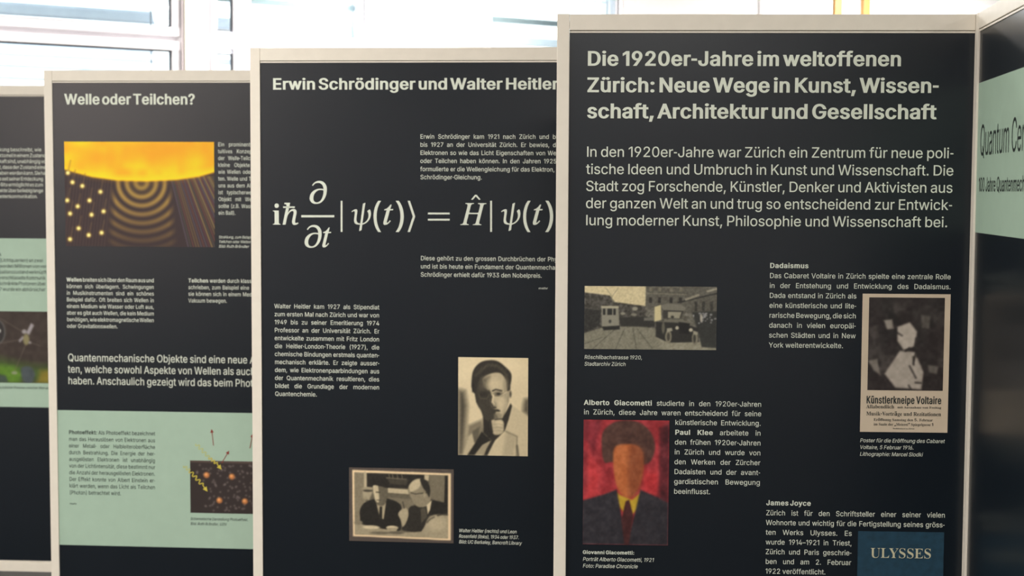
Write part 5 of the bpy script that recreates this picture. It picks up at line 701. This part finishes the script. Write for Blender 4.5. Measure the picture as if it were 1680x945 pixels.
B.lines('caption', [('mehr', 883.5, 474.6, 899)], 3.6)
B.lines('caption', [('Walter Heitler (rechts) und Leon', 752.6, 872.8, 847.6), ('Rosenfeld (links), 1934 oder 1937.', 752.6, 882.2, 851.4), ('Bild: UC Berkeley, Bancroft Library', 752.7, 891.3, 855.6)], 5.6, shear=.2, st='r')
k = Ink()
def qp(x, y): return B.at(420 + x / 3.36, 200 + y / 3.36)
def fb(f, ch, x0, x1, y0, y1, wx=0, wy=0):
    a = qp(x0, y1); b2 = qp(x1, y0); k.fit(f, ch, a[0], b2[0], a[1], b2[1], wx, wy)
def ql(pts): k.quad([qp(*q) for q in pts][::-1])
fb('b', 'i', 93, 135, 450, 566, -.010, -.003)
fb('m', 'h', 147, 234, 446, 568, .003, .002); ql([(150, 466), (214, 466), (214, 474), (150, 474)]); 
fb('m', 'd', 296, 391, 325, 452, .004, .003); ql([(250, 514), (432, 514), (432, 526), (250, 526)]); fb('m', 'd', 268, 362, 568, 694, .004, .003); fb('m', 't', 366, 415, 582, 692, .004, .002)
def bar(x): ql([(x - 5, 435), (x + 5, 435), (x + 5, 606), (x - 5, 606)])
bar(472); bar(1296)
for dx in (0, 824): fb('m', 'p', 527 + dx, 634 + dx, 446, 601, .002, .002); fb('m', '(', 648 + dx, 690 + dx, 435, 607, .003, 0); fb('m', 't', 702 + dx, 757 + dx, 456, 568, .004, .002); fb('m', ')', 770 + dx, 815 + dx, 435, 607, .003, 0); fb('m', '>', 836 + dx, 878 + dx, 435, 607, .004, 0)
for y in (505, 539): ql([(948, y - 5), (1068, y - 5), (1068, y + 5), (948, y + 5)])
fb('m', 'H', 1126, 1271, 448, 568, .003, .001)
ql([(1186, 428), (1207, 402), (1217, 402), (1238, 428), (1230, 430), (1212, 411), (1194, 430)])
k.build('formula', M['ink'], B.sheet)

# portrait photograph (57..628 x 82..885)
SE = lambda v: (v * 1.0, v * .93, v * .76)
p = Pic((57, 82, 628, 885), 118, 163, SE(205))
p.poly([(57, 82), (628, 82), (628, 250), (57, 250)], SE(214), 150)
p.poly([(57, 350), (110, 360), (130, 480), (120, 640), (100, 885), (57, 885)], SE(70), 60); p.poly([(600, 420), (640, 410), (640, 560), (585, 520), (590, 460)], SE(85), 45)
p.poly([(140, 640), (250, 590), (290, 720), (230, 800), (140, 885), (100, 885), (130, 740)], SE(120), 30); p.poly([(140, 730), (180, 700), (200, 790), (130, 885), (95, 885)], SE(175), 20)
p.poly([(170, 690), (235, 650), (220, 760), (190, 780)], SE(90), 14)
p.poly([(240, 470), (260, 560), (265, 700), (330, 760), (430, 640), (440, 520)], SE(34), 14)   # neck, shirt shadow
p.poly([(430, 560), (485, 455), (500, 475), (470, 590), (440, 680), (360, 760), (300, 885), (260, 885), (320, 760)], SE(40), 10)
p.poly([(250, 690), (330, 760), (260, 800), (200, 885), (135, 885), (200, 780)], SE(30), 12); p.poly([(255, 800), (330, 760), (290, 830), (270, 885), (190, 885)], SE(150), 12)
p.poly([(500, 470), (628, 560), (628, 885), (300, 885), (345, 790), (440, 690), (480, 570)], SE(188), 12)   # light coat
p.poly([(450, 680), (540, 720), (510, 885), (420, 885), (440, 780)], SE(165), 30); p.line([(450, 685), (540, 725), (535, 885)], 9, SE(120), 12); p.line([(540, 800), (550, 885)], 14, SE(80), 14)
p.poly([(165, 290), (180, 190), (235, 125), (310, 104), (380, 112), (440, 155), (490, 215), (484, 300), (462, 360), (300, 300), (205, 380), (170, 340)], SE(42), 9, True)   # hair
p.line([(200, 230), (300, 140), (380, 150), (450, 220)], 18, SE(72), 24, .8)
p.poly([(215, 300), (260, 230), (330, 210), (400, 207), (440, 250), (455, 340), (468, 430), (440, 520), (405, 590), (340, 610), (280, 590), (245, 520), (205, 440)], SE(54), 10, True)   # face, dark side
p.poly([(255, 260), (320, 214), (395, 207), (440, 255), (455, 340), (466, 430), (442, 520), (412, 588), (385, 575), (362, 520), (335, 480), (318, 440), (330, 395), (315, 350), (292, 340)], SE(176), 12, True)
p.poly([(250, 250), (310, 240), (305, 340), (240, 340)], SE(84), 50); p.poly([(440, 330), (470, 430), (430, 540), (420, 440)], SE(140), 24, op=.7)
p.ell(481, 378, 15, 34, SE(150), .35); p.ell(484, 378, 7, 22, SE(70), .6)
p.poly([(190, 370), (215, 365), (225, 460), (205, 450)], SE(48), 8)
p.ell(350, 300, 60, 40, SE(196), 1.2, .8); p.ell(445, 300, 22, 60, SE(140), 1., .6); p.ell(415, 450, 34, 50, SE(192), 1., .8); p.ell(350, 470, 22, 26, SE(120), .9, .7)
p.ell(384, 380, 38, 22, SE(96), .8, .9); p.ell(386, 378, 15, 8, SE(30), .6); p.line([(338, 354), (365, 342), (412, 352)], 10, SE(40), 7); p.ell(268, 385, 34, 20, SE(38), .9, .8)
p.line([(346, 388), (338, 440), (352, 462)], 10, SE(208), 8, .8); p.line([(180, 300), (178, 360)], 14, SE(30), 12)
for k_ in range(9): p.line([(205 + 30 * k_, 190 - 8 * min(k_, 8 - k_)), (225 + 28 * k_, 165 - 8 * min(k_, 8 - k_))], 5, SE(66 + 8 * (k_ % 3)), 8, .7)
p.line([(330, 378), (350, 402), (390, 405), (425, 380), (470, 352)], 4, SE(215), 4, .8); p.line([(225, 380), (240, 420), (290, 420), (312, 380)], 3, SE(110), 4, .7)
p.line([(330, 400), (322, 450), (340, 478)], 9, SE(40), 8); p.ell(352, 490, 20, 8, SE(60), .5); p.poly([(330, 505), (385, 505), (400, 522), (345, 522)], SE(52), 7, True); p.ell(380, 540, 22, 8, SE(140), .6)
p.poly([(350, 545), (420, 545), (405, 600), (350, 600)], SE(120), 16, op=.7)
p.poly([(320, 605), (370, 588), (420, 595), (432, 640), (425, 695), (370, 715), (335, 690)], SE(172), 12, True); p.ell(395, 620, 30, 22, SE(200), .9, .8)   # hand
for y in (625, 652, 678): p.line([(345, y + 4), (385, y - 2), (425, y + 6)], 3.5, SE(128), 7, .8)
p.line([(320, 600), (335, 690), (290, 760)], 16, SE(34), 12); p.line([(360, 590), (420, 580)], 8, SE(60), 8)
p.noise(10, 9, 3)
p.build('portrait_photo', B, [(751.5, 586.4), (866.3, 586.8), (752, 747), (866.3, 747.8)], 1.3, 'sepia photograph of a man in glasses, fist at his chin', blur=1)

# photograph of two men at a table (112..920 x 138..690), with cream and brown borders
p = Pic((65, 95, 968, 735), 70, 50, (70, 64, 58)); p.poly([(92, 119), (943, 131), (943, 711), (98, 692)], (214, 190, 152), 4)
p = Pic((65, 95, 968, 735), 173, 122, (74, 66, 60))
p.poly([(92, 116), (943, 130), (943, 711), (98, 692)], (220, 196, 156), 4)
p.poly([(112, 138), (920, 148), (920, 694), (114, 678)], SE(92), 4)
p.poly([(112, 138), (215, 140), (210, 560), (112, 560)], SE(122), 6); p.line([(205, 140), (205, 265)], 22, SE(175), 8)
p.poly([(222, 142), (716, 148), (700, 270), (222, 262)], SE(34), 5); p.line([(390, 180), (560, 190)], 8, SE(120), 8); p.poly([(400, 190), (580, 195), (560, 240), (420, 235)], SE(60), 10)
for x in (410, 440, 480, 520): p.line([(x, 145), (x + 6, 180)], 7, SE(110), 6)
p.poly([(400, 268), (580, 278), (580, 318), (400, 308)], SE(178), 5); p.poly([(400, 310), (600, 322), (600, 352), (400, 345)], SE(92), 6)
p.poly([(400, 350), (640, 365), (600, 560), (480, 560)], SE(112), 12)
p.poly([(716, 148), (756, 148), (752, 198), (720, 190)], SE(180), 5); p.poly([(758, 148), (900, 150), (888, 380), (770, 350)], SE(108), 6); p.poly([(893, 150), (920, 150), (918, 480), (886, 470)], SE(30), 5)
p.poly([(770, 360), (890, 385), (915, 480), (760, 500)], SE(30), 8); p.ell(225, 275, 50, 14, SE(150), .4); p.poly([(180, 290), (270, 300), (240, 375), (185, 365)], SE(150), 10); p.ell(225, 295, 40, 10, SE(60), .5)
p.poly([(160, 460), (200, 400), (290, 365), (400, 360), (510, 410), (515, 520), (500, 640), (350, 625), (180, 590), (160, 530)], SE(28), 8, True)   # left man's suit
p.poly([(300, 395), (385, 395), (365, 540), (330, 530)], SE(160), 6); p.poly([(330, 430), (352, 430), (350, 550), (325, 520)], SE(30), 5)
p.poly([(270, 250), (320, 235), (395, 260), (395, 350), (370, 415), (320, 420), (285, 370)], SE(92), 7, True); p.poly([(272, 255), (310, 240), (325, 330), (320, 395), (288, 365)], SE(186), 8, True)
p.poly([(255, 250), (270, 200), (330, 180), (395, 200), (405, 265), (340, 255), (290, 245)], SE(30), 7, True); p.line([(300, 305), (330, 308)], 7, SE(30), 6); p.line([(305, 375), (335, 375)], 5, SE(50), 5)
p.poly([(590, 430), (680, 410), (790, 370), (770, 470), (690, 640), (580, 640), (520, 620), (560, 560)], SE(36), 10, True)   # right man
p.poly([(575, 290), (590, 230), (640, 190), (700, 185), (750, 220), (762, 300), (770, 370), (730, 420), (660, 425), (620, 380)], SE(130), 7, True)
p.poly([(590, 235), (640, 188), (690, 190), (670, 260), (620, 290), (590, 290)], SE(180), 14, True); p.poly([(680, 185), (740, 200), (765, 270), (758, 340), (735, 300), (700, 250)], SE(36), 9, True)
p.line([(600, 305), (640, 315), (740, 300)], 7, SE(50), 6); p.ell(718, 320, 12, 22, SE(150), .5); p.poly([(735, 410), (780, 365), (765, 450), (745, 490)], SE(190), 6); p.poly([(685, 440), (725, 430), (740, 510), (690, 570)], SE(70), 8)
p.poly([(490, 490), (520, 450), (560, 440), (580, 490), (560, 560), (530, 600), (510, 540)], SE(160), 8, True); p.line([(530, 385), (542, 440)], 9, SE(60), 6)
p.poly([(112, 560), (180, 590), (350, 622), (560, 650), (690, 640), (750, 540), (800, 500), (920, 485), (920, 694), (114, 678)], SE(146), 9); p.line([(830, 495), (915, 490)], 10, SE(70), 8); p.line([(745, 560), (800, 520)], 10, SE(90), 10)
p.ell(840, 600, 115, 112, SE(150), .15); p.ell(820, 570, 70, 60, SE(172), .9, .8); p.line([(830, 497), (870, 486), (915, 488)], 12, SE(60), 8); p.line([(740, 560), (765, 530), (800, 512)], 12, SE(84), 10); p.ell(255, 612, 75, 16, SE(190), .3); p.ell(438, 612, 52, 18, SE(195), .3); p.poly([(390, 612), (486, 612), (470, 655), (405, 655)], SE(150), 6); p.ell(330, 660, 80, 12, SE(100), .5); p.ell(470, 655, 70, 12, SE(90), .5); p.ell(145, 575, 36, 20, SE(120), .5)
p.noise(12, 14, 6); p.poly([(921, 130), (943, 131), (943, 711), (921, 710)], (214, 190, 152), 4); p.poly([(98, 680), (943, 697), (943, 711), (98, 693)], (214, 190, 152), 4); p.poly([(946, 100), (968, 100), (968, 735), (946, 735)], (74, 66, 60), 3); p.poly([(65, 698), (968, 716), (968, 735), (65, 735)], (74, 66, 60), 3)
p.build('conversation_photo', B, [(572.4, 767.6), (744.5, 769), (573.4, 888), (744, 890.4)], 1.3, 'sepia photograph of two men in suits talking over coffee cups', blur=1)

# ================================================================== panel C
CP = Panel(-1.71279, 5.54424, -.07237, 'dark text panel headed Welle oder Teilchen?, orange sun picture at its top')
CP.lines('heading', [('Welle oder Teilchen?', 105.4, 171.4, 320.5)], 17.5, st='b', track=-.024)
ys = col([240.1, 352.3], 11)
CP.lines('body_text', [(t, 357.6 + .08 * i, y, x) for i, (t, y, x) in enumerate(zip(['Ein promine|ntes, in-', 'tuitives Konz|ept ist', 'der Welle-Tei|lchen', 'kleine Objek|te sich', 'wie Wellen o|der', 'ten. Welle un|d Teil', 'uns aus dem| All', 'ist typischer|weise', 'Objekt mit| Wellen', 'sollte (z.B.| Wasser', 'ein Ball).'], ys,
    [404, 405, 405, 403.5, 402.5, 401.5, 402, 403, 396, 393.5, 386.8]))], 6.4, st='r')
CP.lines('caption', [('Strahlung, zum Bei|spiel', 358.8, 391, 405), ('Teilchen oder Well|en', 358.8, 398.6, 405), ('Bild: Ruth Brändl|er', 358.9, 406.2, 403)], 4.4, shear=.2)
CP.lines('body_text', [([('b', 'Wellen'), ('m', ' breiten sich über den Raum aus und')], 109.2, 461.8, 252.8)] + [(t, 109.2 + .12 * i, y, x) for i, (t, y, x) in enumerate(zip(['können sich überlagern. Schwingungen', 'in Musikinstrumenten sind ein schönes', 'Beispiel dafür. Oft breiten sich Wellen in', 'einem Medium wie Wasser oder Luft aus,', 'aber es gibt auch Wellen, die kein Medium', 'benötigen, wie elektromagnetische Wellen', 'oder Gravitationswellen.'], col([472.7, 537.8], 7), [252.8] * 6 + [193.4]))], 6.4, st='r')
CP.lines('body_text', [([('b', 'Teilchen'), ('m', ' werden durch klas|sische')], 308.9, 463.3, 409), ('schrieben, zum Beispiel eine|', 309, 474.3, 409), ('sie können sich in einem Me|dium', 309, 485.2, 409), ('Vakuum bewegen.', 309, 496.1, 372.7)], 6.4, st='r')
CP.lines('lead_text', [('Quantenmechanische Objekte sind eine neue| Art', 111.2, 592.4, 406.3), ('ten, welche sowohl Aspekte von Wellen als auc|h', 111.4, 611.2, 411), ('haben. Anschaulich gezeigt wird das beim Pho|to', 111.6, 630.2, 411)], 12.2, st='r')
zt, zb = CP.at(95, 672.7)[1], CP.at(97, 893.6)[1]
CP.band('mint_band', zt, zb)
CP.lines('body_text', [([('b', 'Photoeffekt:'), ('m', ' Als Photoeffekt bezeichnet')], 112.8, 712, 254.8)] + [(t, 112.9 + .12 * i, y, x) for i, (t, y, x) in enumerate(zip(['man das Herauslösen von Elektronen aus', 'einer Metall- oder Halbleiteroberfläche', 'durch Bestrahlung. Die Energie der her-', 'ausgelösten Elektronen ist unabhängig', 'von der Lichtintensität, diese bestimmt nur', 'die Anzahl der herausgelösten Elektronen.',
    'Der Effekt konnte von Albert Einstein er-', 'klärt werden, wenn das Licht als Teilchen', '(Photon) betrachtet wird.'], col([723.2, 810.8], 9), [254.8] * 8 + [198.8]))], 6.4, 'dark_ink', st='r')
CP.lines('caption', [('mehr', 114.3, 827.8, 126.4)], 3.4, 'dark_ink')
CP.lines('caption', [('Schematische Darstellung Photoeffekt.', 312.2, 853, 407), ('Bild: Ruth Brändler, UZH', 312.3, 861.2, 371.5)], 4.6, 'dark_ink', shear=.2)
# sun picture (106..833 x 392..905)
p = Pic((106, 392, 833, 905), 246, 173, (44, 30, 32))
X, Y = p.X, p.Y
for i in range(15):   # faint slanted rays at the left
    x = 130 + i * 15; p.line([(x, 540), (x - 45, 905)], 3, (96, 74, 62), 4, .55)
rr = np.hypot(X - 480, (Y - 590)) ; cone = np.clip((150 + (Y - 590) * .09 - abs(X - 480)) / 34, 0, 1) * np.clip(1.25 - (Y - 590) / 300, 0, 1)
p.mix((.5 + .5 * np.cos((rr - 28) / 43 * 2 * math.pi)) * cone * .85, (176, 142, 62)); p.mix(np.clip(1 - rr / 110, 0, 1) * .35 * (Y > 585), (120, 100, 40))
r = np.random.RandomState(4); pal = [(190, 160, 80), (170, 90, 70), (120, 120, 150), (200, 190, 110), (150, 70, 90), (90, 110, 90)]
for i in range(26):
    x = 622 + i * 8.4; sl = .26 + .014 * i; wgt = 2.6 + 2.2 * (i in (9, 13, 16, 19, 22)); p.line([(x, 560), (x + 345 * sl * .92, 905)], wgt, pal[r.randint(6)] if wgt < 4 else (176, 156, 84), 3, .8)
SUN = [(60, 350), (880, 350), (880, 520), (833, 540), (760, 562), (650, 578), (500, 586), (360, 582), (240, 566), (160, 545), (60, 515)]
p.poly(SUN, (150, 96, 20), 46, op=.55); p.poly(SUN, (240, 184, 0), 10)
s_ = Pic((106, 392, 833, 905), 246, 173, (240, 182, 0)); s_.noise(90, 40, 7, (.2, 1, 0)); s_.noise(38, 24, 8, (.2, 1, 0)); s_.ell(560, 430, 200, 55, (238, 150, 0), 1.2, .8); s_.ell(220, 470, 60, 30, (238, 160, 0), 1.2, .6); s_.line([(110, 540), (240, 560), (360, 576), (500, 580), (650, 572), (830, 536)], 34, (246, 208, 4), 30, .9)
edge = np.interp(X[0], [60, 160, 240, 360, 500, 650, 760, 833], [515, 545, 566, 582, 586, 578, 562, 540])
mk = np.clip((edge[None, :] - Y) / 8, 0, 1)[..., None]; p.a = p.a * (1 - mk) + s_.a * mk
for x, y in ((122, 545), (144, 591), (192, 609), (280, 637), (226, 680), (117, 680), (168, 709), (130, 745), (235, 750), (294, 733), (171, 817), (220, 850), (283, 838), (128, 871)):
    p.line([(x, y), (x + 14, y - 60)], 5, (110, 86, 52), 8, .6); p.ell(x, y, 14, 14, (160, 130, 50), .7, .7); p.ell(x, y, 9, 9, (244, 226, 140), .35)
p.build('sun_picture', CP, [(105.9, 232.4), (351.6, 232.9), (107.3, 403), (352.1, 406.3)], 1.25, 'orange sun above golden rings, dots and thin coloured rays', blur=1)
# electron box and arrows on the mint band
p = Pic((803, 314, 1175, 602), 118, 92, (44, 36, 34))
r = np.random.RandomState(9)
for i in range(120):
    x, y = 830 + 330 * r.rand(), 330 + 265 * r.rand()
    if x < 900 and y > 430 and x + y * .6 < 1200: continue
    p.ell(x, y, 5, 5, (118, 108, 106), .6, .8)
for x, y in ((893, 393), (1031, 399), (962, 531), (1101, 533), (1160, 420)): p.ell(x, y, 16, 16, (178, 112, 62), .3); p.ell(x - 3, y - 4, 8, 8, (226, 160, 96), .8)
p.line([(803, 318), (1175, 320)], 10, (90, 74, 66), 8)
p.build('electron_picture', CP, [(312.2, 755), (424, 757.5), (312.2, 841), (424, 843.6)], 1.2, 'black box print with small dots and orange balls')
def cq(x, y): return CP.at(70 + x / 3.317, 660 + y / 3.317)
def strip(name, pts, wd, m, off=.0012, head=None):
    k = Ink(); P = [Vector(cq(*q)) for q in pts]; h = wd / 2
    for a, b_ in zip(P[:-1], P[1:]):
        d = (b_ - a).normalized(); n_ = Vector((-d.y, d.x)) * h; k.quad([a - n_, b_ - n_, b_ + n_, a + n_])
    if head:
        d = (P[-1] - P[-2]).normalized(); n_ = Vector((-d.y, d.x)); k.quad([P[-1] - n_ * head, P[-1] + d * head * 2, P[-1] + n_ * head])
    return k.build(name, m, CP.sheet, off)
yel = mat('yellow_print_ink', (.62, .52, .06), .5); pale = mat('pale_yellow_print_ink', (.50, .55, .20), .5); red = mat('red_print_ink', (.25, .03, .02), .5)
def wave(x0, y0, x1, y1, n, amp):
    d = Vector((x1 - x0, y1 - y0)); L = d.length; d.normalize(); q = Vector((-d.y, d.x)); o = []
    for i in range(n * 8 + 1):
        t = i / (n * 8); pnt = Vector((x0, y0)) + d * L * t + q * amp * math.sin(t * n * 2 * math.pi); o.append((pnt.x, pnt.y))
    return o
strip('light_wave', wave(835, 225, 905, 300, 4, 9), .0035, pale); strip('light_wave', wave(905, 300, 950, 336, 3, 8) + [(958, 346)], .0035, yel, head=.009)
strip('light_wave', wave(768, 345, 800, 372, 2, 9), .0035, pale); strip('light_wave', wave(800, 372, 872, 452, 4, 10) + [(882, 465)], .0035, yel, head=.009)
strip('arrow', [(930, 235), (922, 165)], .0028, red, head=.007); strip('arrow', [(975, 330), (1005, 280)], .0028, red, head=.007); strip('arrow', [(1128, 250), (1140, 190)], .0028, red, head=.007)

# ================================================================== panel D
D = Panel(-3.00454 + .075, 6.41828 - .0048, -.06443, 'dark text panel with mint band and satellite picture, furthest left and cut by the frame')
D.lines('body_text', [(t, -1, y, x) for t, y, x in zip(['kung beschreibt, wie', 'ktomel in einem Zustan|d', 'kaft sind, unabhängig v|on', 't, dass der Zustand ein|es', 'aben werden kann. Sie h|at', 's seit seiner Entdeckung|', '-Bits ermöglicht es zum|', 'akte über beliebig lange|', 'antenkommunikation.'], col([248.2, 324.8], 9), [68.2, 71, 71, 71, 71, 71, 71, 71, 62])], 5.9, st='r')
zt, zb = D.at(0, 391)[1], D.at(0, 667.3)[1]; D.band('mint_band', zt, zb)
D.lines('body_text', [([('b', 'n')], -3, 420, 2)] + [(t, -1, y, x) for t, y, x in zip(['(Lichtquanten) an zwei', 'werden Millionen von ve|r', 'isationszustand verknüpf|t', 'verschlüsselte Kommunik|', 'schränkte Photonen über|', '7 wurde ein abhörsicher|'], col([429.6, 477.2], 6), [71, 74, 74.5, 75, 75, 75])], 5.9, 'dark_ink', st='r')
D.lines('caption', [('schränkten Photonen zwischen Wien u|nd', -1, 637.4, 77)], 4.2, 'dark_ink', shear=.15)
p = Pic((-60, 68, 600, 838), 104, 120, (52, 42, 36))
p.poly([(-60, 560), (200, 620), (420, 650), (600, 640), (600, 838), (-60, 838)], (60, 84, 30), 120); p.poly([(-60, 640), (150, 660), (260, 740), (200, 838), (-60, 838)], (82, 122, 26), 60); p.poly([(440, 700), (600, 690), (600, 838), (400, 838)], (124, 112, 30), 60)
p.poly([(230, 680), (330, 660), (380, 740), (340, 838), (250, 820)], (64, 74, 78), 24, True); p.poly([(-60, 740), (60, 760), (90, 838), (-60, 838)], (54, 70, 60), 26); p.noise(40, 16, 4); 
p.ell(-40, 290, 105, 140, (96, 96, 94), .1); p.ell(-40, 290, 92, 126, (34, 32, 32), .1); p.ell(0, 280, 12, 22, (220, 220, 220), .3)
for a, b in (((0, 140), (250, 285)), ((0, 415), (240, 370)), ((280, 430), (155, 720)), ((330, 400), (440, 435))): p.line([a, b], 5, (110, 100, 94), 6)
p.poly([(290, 300), (345, 190), (378, 215), (325, 320)], (150, 146, 150), 10); p.poly([(205, 380), (250, 330), (270, 350), (220, 405)], (140, 136, 140), 10); p.ell(270, 285, 26, 24, (150, 146, 146), .4); p.ell(290, 370, 34, 60, (128, 122, 84), .3); p.ell(330, 402, 16, 14, (140, 136, 140), .5); p.ell(155, 730, 34, 18, (130, 140, 110), .6)
p.build('satellite_picture', D, [(-9.2, 510), (90, 511.8), (-9.2, 627.4), (90, 629.2)], 1.1, 'dark picture of a satellite above green land')

# ================================================================== panel E (side panel, reaches towards the viewer)
c_ = A.o + A.d * 1.0045 + A.n * .0065
E = Panel(c_.x, c_.y, -1.678, 'dark side panel with a mint band and thin dark lettering, joined to the right corner')
E.e.location = E.o
# its far stile starts at the corner: move the print start one stile width out
E.o = c_ + E.d * .031; E.e.location = E.o
zt, zb = E.at(1605, 137)[1], E.at(1598, 381)[1]
E.band('mint_band', zt, zb)
k = Ink(); a_, z_ = E.at(1608, 255.5); h_ = E.at(1608, 205.5)[1] - z_; k.line([('l', 'Quantum Cen|ter')], a_, z_, h_, E.sx(1684, z_), 1.0); k.build('heading', M['dark_ink'], E.sheet)
k = Ink(); a_, z_ = E.at(1605.8, 314.2); h_ = E.at(1605.8, 291.5)[1] - z_; k.line([('m', '100 Jahre Quantenmech|anik')], a_, z_, h_, E.sx(1681.5, z_), 1.0); k.build('subheading', M['dark_ink'], E.sheet)
E.w = 1
print('tris', sum(len(o.data.polygons) for o in S.objects if o.type == 'MESH'))
